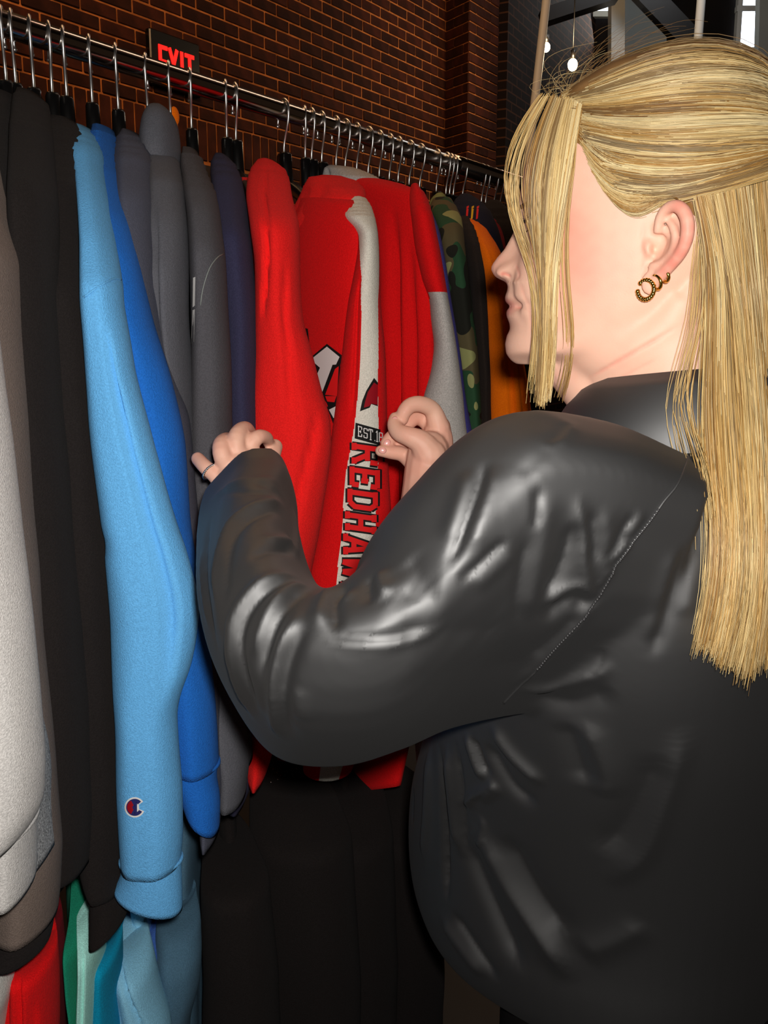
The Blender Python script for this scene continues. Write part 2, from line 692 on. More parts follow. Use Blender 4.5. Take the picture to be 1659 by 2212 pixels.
# hall beyond the pilaster: side wall, window wall, steel
FARY = 9.4
endp = pc + RD * W_PIL
sw, sf = box((endp[0] + 0.24, endp[1] + 2.6, 2.4), (0.02, 2.6, 2.4), None)
wd = unit(PY(1250, 150, 9.3) * [1, 1, 0] - endp * [1, 1, 0])
wlen = 3.4
axs = np.array([wd, [wd[1], -wd[0], 0], [0, 0, 1]])
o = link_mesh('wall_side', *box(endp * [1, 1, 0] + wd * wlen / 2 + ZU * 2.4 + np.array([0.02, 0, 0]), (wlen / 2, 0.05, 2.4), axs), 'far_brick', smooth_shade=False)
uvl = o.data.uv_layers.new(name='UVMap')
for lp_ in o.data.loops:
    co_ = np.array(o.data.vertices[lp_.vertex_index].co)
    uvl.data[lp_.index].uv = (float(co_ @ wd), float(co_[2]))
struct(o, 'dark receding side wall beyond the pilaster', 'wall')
o = link_mesh('wall_far', *box((3.0, FARY + 0.2, 2.6), (4.2, 0.08, 2.6)), 'dark_wall', smooth_shade=False)
struct(o, 'dark far wall of the hall with windows', 'wall')
o = link_mesh('ceiling', *box((1.0, 3.6, 5.25), (6.0, 6.6, 0.05)), 'dark_wall', smooth_shade=False)
struct(o, 'dark ceiling of the hall', 'ceiling')


def far_box(x0, y0, x1, y1, yd, th):
    a, b = PY(x0, y1, yd), PY(x1, y0, yd)
    c = (a + b) / 2
    return box(c, (abs(b[0] - a[0]) / 2, th, abs(b[2] - a[2]) / 2))


# windows: frame + panes of daylight
for n, (x0, y0, x1, y1, cols, rows_) in enumerate([(1588, -160, 1712, 112, 2, 3), (1205, -200, 1345, 34, 2, 2)], 1):
    yd = FARY + 0.08
    a, b = PY(x0, y1, yd), PY(x1, y0, yd)
    fr = []
    w, h = b[0] - a[0], b[2] - a[2]
    for q in range(cols + 1):
        fr.append(box((a[0] + w * q / cols, yd - 0.03, a[2] + h / 2), (0.022, 0.035, h / 2 + 0.03)))
    for q in range(rows_ + 1):
        fr.append(box((a[0] + w / 2, yd - 0.03, a[2] + h * q / rows_), (w / 2 + 0.03, 0.03, 0.025)))
    wo = link_mesh('window_%d' % n, *merge(*fr), 'steel_white', smooth_shade=False)
    struct(wo, ['tall daylit window at the upper right edge', 'bright daylit window high behind the hair'][n - 1], 'window')
    for q in range(cols):
        for r in range(rows_):
            link_mesh('pane', *box((a[0] + w * (q + .5) / cols, yd - 0.012, a[2] + h * (r + .5) / rows_), (w / cols / 2 - 0.02, 0.006, h / rows_ / 2 - 0.023)),
                      'window_light', wo, smooth_shade=False)


def far_bar(p, q, yd, hw, th, name, m, label, cat, yd2=None):
    a, b = PY(*p, yd), PY(*q, yd2 or yd)
    t = unit(b - a)
    s = unit(np.cross(t, [0, 1, 0]))
    V, Fc = box((a + b) / 2, (np.linalg.norm(b - a) / 2, hw, th), np.array([t, s, np.cross(t, s)]))
    return tag(link_mesh(name, V, Fc, m, smooth_shade=False), label, cat)


add_light('window_daylight', 'AREA', tuple(PY(1285, -60, FARY - 0.25)), 34.0, (1.0, 0.97, 0.92), 1.0, tuple(PY(1285, 200, FARY - 2.5)), 1.2)
far_bar((1333, -220), (1325, 1128), 8.2, 0.055, 0.06, 'steel_column', 'steel_white', 'white steel column right of the bright high window', 'column')
far_bar((1392, -180), (1380, 1090), 8.9, 0.20, 0.03, 'wall_panel', 'steel_grey', 'pale grey wall panel behind the dark diagonal brace', 'panel')
far_bar((1330, -80), (1530, 130), 7.9, 0.085, 0.05, 'diagonal_brace', 'black_metal', 'dark diagonal steel brace crossing the grey panel', 'brace')
far_bar((1170, 40), (1330, -12), 7.6, 0.05, 0.08, 'roof_beam', 'black_metal', 'dark roof beam under the bright high window', 'beam')
far_bar((1668, -200), (1628, 1105), 8.6, 0.10, 0.05, 'window_jamb', 'steel_grey', 'grey jamb panel at the far right picture edge', 'panel')
def to_z(a, b, z):
    return a + (b - a) * ((z - a[2]) / (b[2] - a[2]))


a, b = PY(1187, -60, 5.6), PY(1146, 300, 5.6)
tag(link_mesh('conduit_pole', *tube([to_z(a, b, 0.0), b, a, to_z(a, b, 5.2)], 0.024, 12), 'steel_white'), 'slim pale metal pole left of the two glowing bulbs', 'pole')
a, b = PY(1521, -80, 7.0), PY(1506, 110, 7.0)
tag(link_mesh('window_pole', *tube([to_z(a, b, 0.0), b, a, to_z(a, b, 5.2)], 0.03, 12), 'steel_white'), 'pale metal pole above the crown of the blonde hair', 'pole')


def bulb_lamp(px, py, yd, label, r):
    c = PY(px, py, yd)
    t = thing('hanging_bulb', label, 'lamp', c + ZU * 0.1, 'hanging bulbs')
    link_mesh('bulb', *ball(c, (r, r, r * 1.2), 12, 8), 'bulb', t)
    link_mesh('socket', *tube([c + ZU * r * 1.05, c + ZU * (r * 1.05 + 0.05)], 0.016, 10), 'black_plastic', t)
    link_mesh('cord', *tube([c + ZU * (r + 0.05), [c[0], c[1], 5.2]], 0.004, 6), 'black_plastic', t)
    add_light('bulb_light', 'POINT', tuple(c - np.array([0, 0.1, 0])), 12.0, (1.0, 0.72, 0.42), 0.04)


bulb_lamp(1180, 102, 6.6, 'small glowing bulb beside the slim pale pole', 0.026)
bulb_lamp(1237, 140, 6.0, 'larger glowing bulb seen through the flyaway hair', 0.03)


# ================================================================== THE RACK
R0 = PZ(250, 127, 1.0)                       # a point on the rail's centre line
RAILZ = R0[2]
rack = thing('clothing_rack', 'long two-tier chrome garment rack full of sweatshirts', 'clothes rack', R0 * [1, 1, 0])
link_mesh('top_rail', *tube([R0 - RD * 1.6, R0 + RD * 0.0, R0 + RD * 2.6], 0.0125, 24), 'rail_chrome', rack)
LOWZ = 1.02
LO = R0 * [1, 1, 0] + ZU * LOWZ - RN * 0.02
link_mesh('lower_rail', *tube([LO - RD * 1.6, LO + RD * 2.6], 0.0125, 20), 'rail_chrome', rack)
bb0 = R0 - RN * 0.016 + ZU * 0.010
link_mesh('back_bar', *tube([R0 - RD * 1.58 - RN * 0.036 + ZU * 0.0165, R0 + RD * 2.58 - RN * 0.036 + ZU * 0.0165], 0.008, 16), 'black_metal', rack)
s_col = along_to_px(R0, RD, 985)
link_mesh('rail_collar', *tube([R0 + RD * s_col, R0 + RD * (s_col + 1.2)], 0.0155, 24), 'rail_chrome', rack)
for s in (-1.58, 2.58):
    for k, q in enumerate((R0, )):
        link_mesh('post', *tube([[*(R0 + RD * s)[:2], 0.06], [*(R0 + RD * s)[:2], RAILZ]], 0.0125, 16), 'rail_chrome', rack)
    link_mesh('foot', *bevel_box(R0 * [1, 1, 0] + RD * s + ZU * 0.04, (0.02, 0.3, 0.02), axes_wall, 0.004), 'rail_chrome', rack, smooth_shade=False)
    for e in (-0.26, 0.26):
        link_mesh('caster', *ball(R0 * [1, 1, 0] + RD * s + RN * e + ZU * 0.018, (0.018, 0.012, 0.018), 10, 6, axes_wall), 'black_plastic', rack)


def rail_at(px, lower=False):
    base = LO if lower else R0
    return base + RD * along_to_px(base, RD, px)


# ------------------------------------------------------------------ hangers
def hanger(hp, g, label, group, reach=0.2, lean=0.0):
    """black plastic hanger with a chrome hook, hung at hp, arms along +-g"""
    s = np.cross(ZU, g)
    L = lambda gg, ss, zz: hp + g * gg + s * ss + ZU * zz
    t = thing('clothes_hanger', label, 'hanger', hp, group)
    pts = [L(0, 0, -0.064), L(0, 0, -0.046), L(0.004, 0, -0.034), L(0.013, 0, -0.018)]
    for a in np.linspace(-20, 195, 14):
        r = 0.0168
        pts.append(L(r * math.cos(math.radians(a)), 0, -0.0022 + r * math.sin(math.radians(a))))
    pts.append(L(-0.0185, 0, -0.016))
    hv, hf = tube(resample(pts, 30), 0.0017, 8)
    hook = link_mesh('hook', hv, hf, 'chrome', t)
    link_mesh('hook_tip', *ball(pts[-1], 0.0027, 8, 6), 'chrome', hook)
    # neck
    rows = [(-0.053, 0.010, 0.006), (-0.056, 0.0125, 0.0072), (-0.075, 0.0135, 0.0078), (-0.098, 0.019, 0.008), (-0.104, 0.018, 0.006)]
    V = []
    for z, a, b in rows:
        for j in range(12):
            an = 2 * math.pi * j / 12
            ca, sa = math.cos(an), math.sin(an)
            V.append(L(a * math.copysign(abs(ca) ** 0.5, ca), b * math.copysign(abs(sa) ** 0.5, sa), z))
    link_mesh('neck', V, ring_faces(len(rows), 12), 'black_plastic', t)
    # arms
    V, n = [], 15
    for i in range(n):
        u = -1 + 2 * i / (n - 1)
        gg = u * reach * 0.52
        zz = -0.094 - 0.052 * abs(u) ** 1.2
        hh = 0.0105 - 0.002 * abs(u)
        ww = 0.006 + 0.006 * abs(u) ** 1.5
        for j in range(10):
            an = 2 * math.pi * j / 10
            V.append(L(gg, ww * math.cos(an), zz + hh * math.sin(an)))
    link_mesh('arms', V, ring_faces(n, 10), 'black_plastic', t)
    return t


# ------------------------------------------------------------------ garments
def near_y(hp, px, py, reach):
    """ground distance at which pixel column px lies `reach` from the hook, on the aisle side"""
    best = None
    for y in np.linspace(hp[1] - reach, hp[1] + 0.02, 60):
        q = PY(px, py, y)
        e = abs(np.hypot(*(q[:2] - hp[:2])) - reach)
        if best is None or e < best[0]:
            best = (e, y)
    return best[1]


def px_tube(rows, ns=40, n=None, b=0.04, creases=(), ripple=0.0, seed=0, tilt=0.0):
    """cloth tube whose outline passes the given image edges at real depth.
    rows: (y, xl, xr, Y, b) or (y, xl, xr, Yleft, Yright, b) -> verts, faces, (nrings, ns, ys)"""
    full = []
    for r in rows:
        r = tuple(r)
        if len(r) == 4:
            r = r + (b,)
        if len(r) == 5:
            r = r[:4] + (r[3], r[4])
        full.append(r)
    A = np.array(full, float)
    n = n or max(24, int((A[-1, 0] - A[0, 0]) / 14))
    ys = np.linspace(A[0, 0], A[-1, 0], n)
    if A[1, 0] - A[0, 0] < 0.02 * (A[-1, 0] - A[0, 0]) + 6:
        ys = np.unique(np.r_[ys, np.linspace(A[0, 0], A[2, 0], 7)])
        n = len(ys)

    def col(k):
        v = np.interp(ys, A[:, 0], A[:, k])
        w = max(1, int(n * 0.012))
        ker = np.ones(2 * w + 1) / (2 * w + 1)
        return np.r_[v[:w], np.convolve(v, ker, 'valid'), v[-w:]]
    XL, XR, YL, YR, BB = col(1), col(2), col(3), col(4), col(5)
    V = []
    for i in range(n):
        tl = tilt * i / (n - 1) / 2
        l, r = PY(XL[i], ys[i] - tl, YL[i]), PY(XR[i], ys[i] + tl, YR[i])
        c = (l + r) / 2
        a1 = (r - l) / 2
        h = unit(a1 * [1, 1, 0])
        vd = np.array([-h[1], h[0], 0.0])
        if vd @ (c - CAM) < 0:
            vd = -vd
        a2 = vd * BB[i]
        for j in range(ns):
            th = 2 * math.pi * j / ns
            ct, st = math.cos(th), math.sin(th)
            u = (1 - ct) / 2
            pt = c - a1 * ct - a2 * st
            if st > 0:
                d = 0.0
                for (y0, u0, y1, u1, dep, wd) in creases:
                    if y0 <= ys[i] <= y1:
                        t = (ys[i] - y0) / (y1 - y0)
                        fade = min(1, 5 * t, 5 * (1 - t))
                        d += dep * fade * math.exp(-((u - lerp(u0, u1, t)) / wd) ** 2)
                if ripple:
                    d += ripple * (math.sin(11 * u + seed + 0.6 * math.sin(ys[i] * 0.006 + seed)) + 0.6 * math.sin(ys[i] * 0.011 + 3 * u + seed * 2)) * st
                pt = pt + vd * d
            V.append(pt)
    V = np.array(V)
    V = V + np.outer(vnoise(V, 22, seed) * 0.0012, ZU) + np.outer(vnoise(V, 30, seed + 3) * 0.0012, RN)
    return V, ring_faces(n, ns), (n, ns, ys)


def torso_loft(hp, g, reach, length, hw=0.24, th=0.02, zc=-0.088, seed=0, near=None, flare=1.0):
    """the flat hanging body of a garment: thin across the rail, wide along g"""
    s = np.cross(ZU, g)
    nlev, ns = 56, 44
    V = []
    near = reach if near is None else near
    for i in range(nlev):
        t = i / (nlev - 1)
        z = zc - length * t
        drop = -(z - zc)
        if drop < 0.085:
            wn = lerp(0.055, near, smooth(drop / 0.085) ** 0.8)
            wf = lerp(0.055, hw, smooth(drop / 0.085) ** 0.8)
            tk = lerp(0.012, th, drop / 0.085)
        else:
            k = (drop - 0.085) / (length - 0.085)
            wn, wf = near * (1 + 0.02 * k), hw * (1 + 0.02 * k)
            tk = th * lerp(1.0, 1.15, math.sin(min(1, k * 1.2) * math.pi / 2)) * flare
            if k > 0.93:
                tk *= 0.8
        for j in range(ns):
            a = 2 * math.pi * j / ns
            ca, sa = math.cos(a), math.sin(a)
            gg = (wn if ca > 0 else wf) * math.copysign(abs(ca) ** 0.75, ca)
            wave = 0.006 * math.sin(gg * 38 + seed * 1.7) * smooth((drop - 0.08) / 0.3) + 0.003 * math.sin(gg * 71 + seed + 4 * z) * smooth((drop - 0.1) / 0.2)
            V.append(hp + g * gg + s * (tk * math.copysign(abs(sa) ** 0.8, sa) + wave) + ZU * z)
    return np.array(V), ring_faces(nlev, ns)


GARM = {}


def garment(name, label, cat, m, hook_px, rows, seam_row=3, reach=0.225, length=0.66, ns=40, group='sweatshirts on the top rail',
            creases=(), ripple=0.0012, cuff=None, seed=None, sleeve_m=None, band=None, torso=True, back=True, lower=False, b=0.042,
            hood=None, th=0.015, cuff_tilt=0.0, nrow=None, hang=True, hlabel=None, zc=-0.105, near=None, dy=0.0, body_m=None, torso_kw=None, slab=None, slab_kw=None, slab_m=None, slab_band=None):
    """rows: (y, xl, xr, t) with t 0 at the collar .. 1 at the shoulder end and below (>1 moves further out)"""
    seed = len(GARM) * 1.37 + 0.5 if seed is None else seed
    hp = rail_at(hook_px, lower)
    r = rows[seam_row]
    ysh = near_y(hp, (r[1] + r[2]) / 2, r[0], reach) + dy
    sh = PY((r[1] + r[2]) / 2, r[0], ysh)
    g = unit((sh - hp) * [1, 1, 0])
    ytop = hp[1] + g[1] * 0.035
    full = []
    for q in rows:
        yy = lerp(ytop, ysh, q[3])
        bb = q[4] if len(q) > 4 else lerp(0.03, b, min(1, q[3]))
        full.append((q[0], q[1], q[2], yy, bb))
    root = thing(name, label, cat, hp - ZU * 0.09, group)
    V, Fc, info = px_tube(full, ns, nrow, b, creases, ripple, seed)
    ms = sleeve_m or [m]
    fm = None
    if band:
        n, nsv, ys = info
        fm = []
        for i in range(n - 1):
            for j in range(nsv):
                th_ = 2 * math.pi * (j + 0.5) / nsv
                u = (1 - math.cos(th_)) / 2
                fm.append(band((ys[i] + ys[i + 1]) / 2, u, math.sin(th_) > 0))
        fm += [0, 0]
    slv = link_mesh('sleeve', V, Fc, ms, root, fmat=fm)
    if cuff:
        cr = [(q[0], q[1], q[2], lerp(ytop, ysh, 1.0), q[3] if len(q) > 3 else b * 0.75) for q in cuff]
        cv, cf, _ = px_tube(cr, ns, 12, b, (), 0.0, seed, tilt=cuff_tilt)
        cv = np.array(cv)
        link_mesh('cuff', cv, cf, ms[-1] if cuff_mat is None else cuff_mat, slv)
        # rolled seam where the cuff meets the sleeve
        n0 = cv[:ns]
        link_mesh('cuff_seam', *tube(np.r_[n0, n0[:1]], 0.0022, 6, cap=False), ms[-1] if cuff_mat is None else cuff_mat, slv)
    if slab:
        sr = [(q[0], q[1], q[2], lerp(ytop, ysh, q[3]), lerp(ytop, ysh, q[4]), q[5] if len(q) > 5 else 0.018) for q in slab]
        kw = dict(ns=48, ripple=0.0, seed=seed)
        kw.update(slab_kw or {})
        sv, sf, inf = px_tube(sr, **kw)
        sfm = None
        if slab_band:
            sfm = []
            for i in range(inf[0] - 1):
                for j in range(inf[1]):
                    th_ = 2 * math.pi * (j + 0.5) / inf[1]
                    sfm.append(slab_band((inf[2][i] + inf[2][i + 1]) / 2, (1 - math.cos(th_)) / 2))
            sfm += [0, 0]
        slab_ob = link_mesh('body', sv, sf, slab_m or m, root, fmat=sfm)
    if torso:
        TV, TF = torso_loft(hp, g, reach, length, hw=reach + 0.02, th=th, zc=zc, seed=seed, near=(near if near is not None else reach - 0.055), **(torso_kw or {}))
        bo = link_mesh('body', TV, TF, body_m or m, root)
    if back:
        q0 = hp - g * (reach + 0.02) + ZU * (zc - 0.10)
        q = [q0 + g * 0.06 + ZU * 0.05, q0, q0 - g * 0.028 - ZU * 0.15, q0 - g * 0.03 - ZU * 0.35, q0 - g * 0.02 - ZU * min(0.56, length - 0.08)]
        link_mesh('sleeve', *tube(q, [0.022, 0.032, 0.032, 0.028, 0.022], 14, 20), m, root)
    if hang:
        hanger(hp, g, hlabel or ('black hanger holding the ' + label), 'hangers on the rack', reach)
    GARM[label] = dict(root=root, hp=hp, g=g, ysh=ysh, sleeve=slv, ytop=ytop, slab=slab_ob if slab else None)
    return GARM[label]


cuff_mat = None
# ---- left to right along the top rail -------------------------------------------------
garment('sweatshirt', 'pale grey sweatshirt at the far left picture edge', 'sweatshirt', 'light_grey', -60,
        [(250, -170, -120, 0.0), (330, -180, -100, 0.3), (480, -165, -60, 0.8), (620, -150, -35, 1.0), (870, -115, -4, 1.05), (960, -105, 8, 1.05), (1100, -95, 28, 1.05),
         (1300, -85, 51, 1.05), (1500, -75, 76, 1.05), (1650, -60, 86, 1.05), (1740, -40, 84, 1.05), (1785, -18, 66, 1.05), (1802, -5, 50, 1.05)],
        creases=((1300, 0.62, 1770, 0.55, 0.012, 0.05),), reach=0.24, dy=-0.06, cuff=[(1780, 8, 67), (1850, 9, 66), (1900, 5, 66), (1922, 8, 62)])
garment('sweatshirt', 'flecked grey sweatshirt whose cuff shows behind the pale grey cuff', 'sweatshirt', 'heather', -25,
        [(230, -120, -80, 0.0), (330, -125, -60, 0.3), (480, -115, -40, 0.8), (620, -100, -20, 1.0), (900, -80, -8, 1.0), (1300, -40, 40, 1.0),
         (1500, -10, 68, 1.0), (1620, 10, 86, 1.0), (1680, 20, 92, 1.0), (1740, 30, 92, 1.0), (1800, 50, 96, 1.0), (1854, 66, 101, 1.0)], reach=0.215, dy=-0.055)
cuff_mat = 'black_fleece'
garment('sweatshirt', 'taupe brown sweatshirt with black ribbed hem beside the black ones', 'sweatshirt', 'brown', 4,
        [(215, -30, 5, 0.0), (300, -40, 10, 0.4), (480, -45, 16, 0.85), (560, -42, 24, 1.0), (700, -35, 31, 1.0), (900, -28, 46, 1.0), (1100, -20, 61, 1.0), (1300, -20, 76, 1.0),
         (1500, -15, 96, 1.0), (1650, -10, 111, 1.0), (1780, -5, 121, 1.0), (1840, -5, 127, 1.0), (1930, 0, 123, 1.0), (1985, 2, 116, 1.0)], reach=0.225, dy=-0.03,
        cuff=[(1975, -20, 112), (2010, -22, 110), (2040, -20, 102), (2052, -10, 80)])
cuff_mat = None
garment('sweatshirt', 'black sweatshirt directly right of the taupe one', 'sweatshirt', 'black_fleece', 25,
        [(207, -8, 30, 0.0), (240, -18, 34, 0.25), (330, -20, 38, 0.6), (500, -8, 50, 1.0), (800, 20, 72, 1.0), (1200, 50, 100, 1.0), (1500, 80, 135, 1.0), (1800, 95, 155, 1.0), (1900, 100, 150, 1.0)], reach=0.20)
garment('sweatshirt', 'high-collared black sweatshirt, second of the black ones', 'sweatshirt', 'black_fleece', 65,
        [(206, 48, 84, 0.0), (225, 36, 98, 0.2), (280, 33, 103, 0.5), (420, 32, 112, 0.9), (600, 36, 120, 1.0), (900, 50, 140, 1.0), (1200, 70, 165, 1.0), (1500, 95, 190, 1.0), (1750, 110, 200, 1.0), (1860, 125, 195, 1.0)])
garment('sweatshirt', 'black sweatshirt right beside the light blue sleeve', 'sweatshirt', 'black_fleece', 137,
        [(262, 118, 160, 0.0), (285, 105, 178, 0.2), (400, 104, 190, 0.6), (640, 105, 200, 1.0), (900, 110, 220, 1.0), (1170, 125, 245, 1.0), (1500, 145, 262, 1.0), (1750, 160, 275, 1.0), (1860, 180, 272, 1.0), (1900, 196, 274, 1.0)],
        reach=0.235, dy=0.022, cuff=[(1895, 200, 274), (1960, 196, 278), (2002, 196, 274)], cuff_tilt=-58)
# light blue, the long sleeve in front
LB = garment('sweatshirt', 'light blue sweatshirt with a round letter emblem above its cuff', 'sweatshirt', 'light_blue', 193,
             [(280, 166, 198, 0.0), (292, 159, 208, 0.12), (330, 163, 217, 0.35), (430, 176, 229, 0.65), (520, 181, 243, 0.85), (620, 181, 262, 1.0), (650, 181, 262, 1.0), (800, 189, 288, 1.0), (900, 196, 316, 1.0),
              (970, 203, 333, 1.0), (1055, 212, 358, 1.0), (1138, 222, 383, 1.0), (1170, 233, 394, 1.0), (1190, 228, 401, 1.0), (1274, 235, 424, 1.0), (1324, 239, 431, 1.0), (1388, 242, 425, 1.0),
              (1441, 244, 413, 1.0), (1500, 246, 389, 1.0), (1540, 249, 381, 1.0), (1635, 253, 388, 1.0), (1702, 255, 393, 1.0), (1804, 258, 395, 1.0), (1862, 262, 391, 1.0)],
             creases=((700, 0.74, 1500, 0.76, 0.022, 0.035),), reach=0.245, b=0.034, dy=-0.014,
             cuff=[(1856, 261, 392), (1885, 263, 393), (1915, 256, 394), (1942, 247, 394)], cuff_tilt=46)
garment('sweatshirt', 'royal blue sweatshirt between the light blue and grey ones', 'sweatshirt', 'royal', 250,
        [(280, 208, 240, 0.0), (292, 203, 246, 0.12), (369, 200, 258, 0.45), (430, 205, 268, 0.7), (477, 210, 280, 0.85), (561, 220, 297, 1.0), (636, 230, 314, 1.0), (700, 245, 328, 1.0), (800, 262, 362, 1.0), (900, 285, 388, 1.0),
         (955, 290, 399, 1.0), (1039, 300, 403, 1.0), (1122, 310, 409, 1.0), (1177, 320, 417, 1.0), (1274, 330, 433, 1.0), (1371, 345, 449, 1.0), (1455, 355, 458, 1.0), (1601, 370, 471, 1.0), (1652, 375, 473, 1.0)],
        reach=0.22, b=0.036, seam_row=5, cuff=[(1648, 372, 473), (1672, 370, 467), (1716, 386, 476), (1770, 402, 474)], cuff_tilt=50)
garment('sweatshirt', 'slate blue-grey sweatshirt beside the royal blue one', 'sweatshirt', 'slate', 315,
        [(289, 266, 300, 0.0), (305, 252, 318, 0.15), (345, 248, 326, 0.4), (430, 255, 330, 0.75), (560, 268, 333, 1.0), (700, 285, 345, 1.0), (900, 330, 404, 1.0), (1200, 370, 434, 1.0), (1500, 420, 478, 1.0), (1700, 430, 482, 1.0), (1800, 440, 470, 1.0)],
        seam_row=4, reach=0.215)
HD = garment('hoodie', 'grey hoodie with its hood standing up at the rail', 'hoodie', 'hoodie_grey', 365,
             [(322, 322, 368, 0.10), (345, 318, 384, 0.3), (399, 321, 395, 0.6), (484, 322, 402, 0.85), (585, 324, 403, 1.0), (700, 330, 405, 1.0), (900, 360, 416, 1.0), (1100, 385, 428, 1.0), (1300, 410, 470, 1.0), (1500, 440, 520, 1.0), (1650, 466, 538, 1.0), (1720, 470, 530, 1.0)],
             seam_row=4, reach=0.215, creases=((420, 0.42, 1000, 0.45, 0.012, 0.06),))
hp = HD['hp']
hv, hf, _ = px_tube([(226, 334, 352, HD['ytop'] - 0.02, 0.012), (236, 322, 368, HD['ytop'] - 0.03, 0.03), (262, 311, 380, HD['ytop'] - 0.035, 0.04), (300, 306, 385, HD['ytop'] - 0.04, 0.045), (335, 308, 386, HD['ytop'] - 0.045, 0.045), (365, 320, 384, HD['ytop'] - 0.045, 0.04)], 28, 20, 0.04, (), 0.001, 2.0)
hood = link_mesh('hood', hv, hf, 'hoodie_grey', HD['root'])
garment('sweatshirt', 'charcoal sweatshirt with pale stitching at the shoulder', 'sweatshirt', 'charcoal', 410,
        [(326, 396, 424, 0.0), (345, 391, 436, 0.2), (410, 398, 463, 0.6), (450, 405, 473, 0.8), (548, 412, 484, 1.0), (619, 415, 489, 1.0), (700, 415, 494, 1.0), (850, 414, 500, 1.0), (1000, 411, 502, 1.0), (1200, 415, 508, 1.0), (1500, 455, 540, 1.0), (1640, 480, 545, 1.0)],
        seam_row=4, reach=0.215)
garment('sweatshirt', 'dark navy sweatshirt between the charcoal and bright red ones', 'sweatshirt', 'navy', 487,
        [(340, 468, 494, 0.0), (352, 458, 506, 0.15), (383, 456, 521, 0.4), (416, 460, 528, 0.6), (518, 475, 541, 1.0), (653, 485, 556, 1.0), (850, 494, 560, 1.0), (1000, 494, 562, 1.0), (1300, 490, 560, 1.0), (1540, 474, 545, 1.0), (1690, 484, 546, 1.0), (1726, 496, 530, 1.0)],
        seam_row=4, reach=0.2)
R1 = garment('sweatshirt', 'bright red sweatshirt being parted by the left hand', 'sweatshirt', 'red_bright', 507,
             [(350, 556, 594, 0.0), (362, 544, 614, 0.15), (385, 536, 624, 0.35), (419, 531, 632, 0.6), (491, 541, 646, 1.0), (559, 550, 649, 1.0), (658, 553, 652, 1.0), (698, 552, 655, 1.0), (769, 550, 675, 1.0), (845, 542, 696, 1.0), (900, 538, 714, 1.0),
              (960, 540, 716, 1.0), (1061, 550, 704, 1.0), (1150, 560, 690, 1.0), (1235, 560, 674, 1.0), (1400, 545, 660, 1.0), (1575, 528, 600, 1.0), (1650, 534, 582, 1.0), (1676, 540, 572, 1.0)],
             seam_row=4, reach=0.215, ns=48, b=0.04, creases=((366, 0.52, 690, 0.24, 0.020, 0.035), (560, 0.75, 960, 0.55, 0.008, 0.05), (880, 0.87, 1120, 0.6, 0.01, 0.04)))


def ragband(y, u, front):
    # 0 red, 1 cream: the cream stripe down the outside of the raglan sleeve
    if not front:
        return 0
    lo = np.interp(y, [440, 463, 492, 540, 602, 680, 750, 830, 909, 1017, 1091, 1179, 1264, 1400], [0.0, 0.05, 0.02, 0.10, 0.36, 0.45, 0.45, 0.44, 0.41, 0.33, 0.34, 0.34, 0.37, 0.37])
    hi = np.interp(y, [440, 618, 737, 813, 900, 958, 1032, 1091, 1164, 1400], [1.0, 0.96, 0.86, 0.82, 0.84, 0.86, 0.82, 0.79, 0.77, 0.76])
    return 1 if lo < u < hi else 0


RG = garment('sweatshirt', 'red and cream varsity sweatshirt with lettering down its sleeve', 'sweatshirt', 'red', 612,
             [(424, 752, 788, 0.45), (445, 742, 804, 0.65), (470, 740, 811, 0.85), (500, 772, 816, 0.95), (540, 772, 818, 1.0), (602, 762, 820, 1.0), (650, 753, 822, 1.0), (720, 743, 828, 1.0), (782, 736, 832, 1.0), (856, 728, 835, 1.0), (914, 720, 836, 1.0),
              (1000, 709, 837, 1.0), (1091, 692, 844, 1.0), (1150, 684, 846, 1.0), (1235, 666, 850, 1.0), (1400, 650, 850, 1.0), (1560, 650, 800, 1.0), (1660, 655, 760, 1.0)],
             seam_row=4, reach=0.225, sleeve_m=['red', 'cream'], band=ragband, ns=240, nrow=320, b=0.034, ripple=0.0, near=0.19, th=0.016, torso=False,
             slab_kw=dict(ns=64, n=80),
             slab=[(430, 652, 756, 0.1, 0.85, 0.02), (480, 640, 782, 0.05, 1.0, 0.03), (540, 628, 784, 0.0, 1.05, 0.03), (700, 622, 776, 0.0, 1.05, 0.026), (900, 616, 760, 0.0, 1.05, 0.022), (1200, 610, 740, 0.0, 1.05, 0.022), (1500, 605, 720, 0, 1.05, 0.022), (1640, 605, 700, 0, 1.05, 0.018)],
             creases=((600, 0.32, 900, 0.36, 0.006, 0.05),))

yt, ys_ = RG['ytop'], RG['ysh']
cv, cf, _ = px_tube([(379, 704, 726, yt, lerp(yt, ys_, .2), 0.012), (386, 694, 742, yt, lerp(yt, ys_, .35), 0.03), (405, 682, 764, yt, lerp(yt, ys_, .6), 0.034), (425, 671, 772, yt, lerp(yt, ys_, .75), 0.034), (450, 659, 752, yt, lerp(yt, ys_, .75), 0.034),
                      (485, 647, 730, yt, lerp(yt, ys_, .7), 0.034), (530, 646, 705, yt, lerp(yt, ys_, .6), 0.028), (570, 648, 682, yt, lerp(yt, ys_, .4), 0.02)], 40, 30, 0.04, ((390, 0.75, 470, 0.62, 0.006, 0.08), (400, 0.45, 520, 0.35, 0.005, 0.08)), 0.0, 1.0)
link_mesh('collar', cv, cf, 'red_bright', RG['root'])
cv, cf = tube([PY(648, 480, yt - .0), PY(668, 432, yt - .01), PY(690, 398, yt - .02), PY(702, 384, yt - 0.01)], [0.005, 0.006, 0.006, 0.004], 10, 14)
link_mesh('collar_lining', cv, cf, 'cream', RG['root'])

# red sweatshirt with grey neck and grey forearm
def rgband(y, u, front):
    return 1 if y > lerp(640, 626, u) else 0


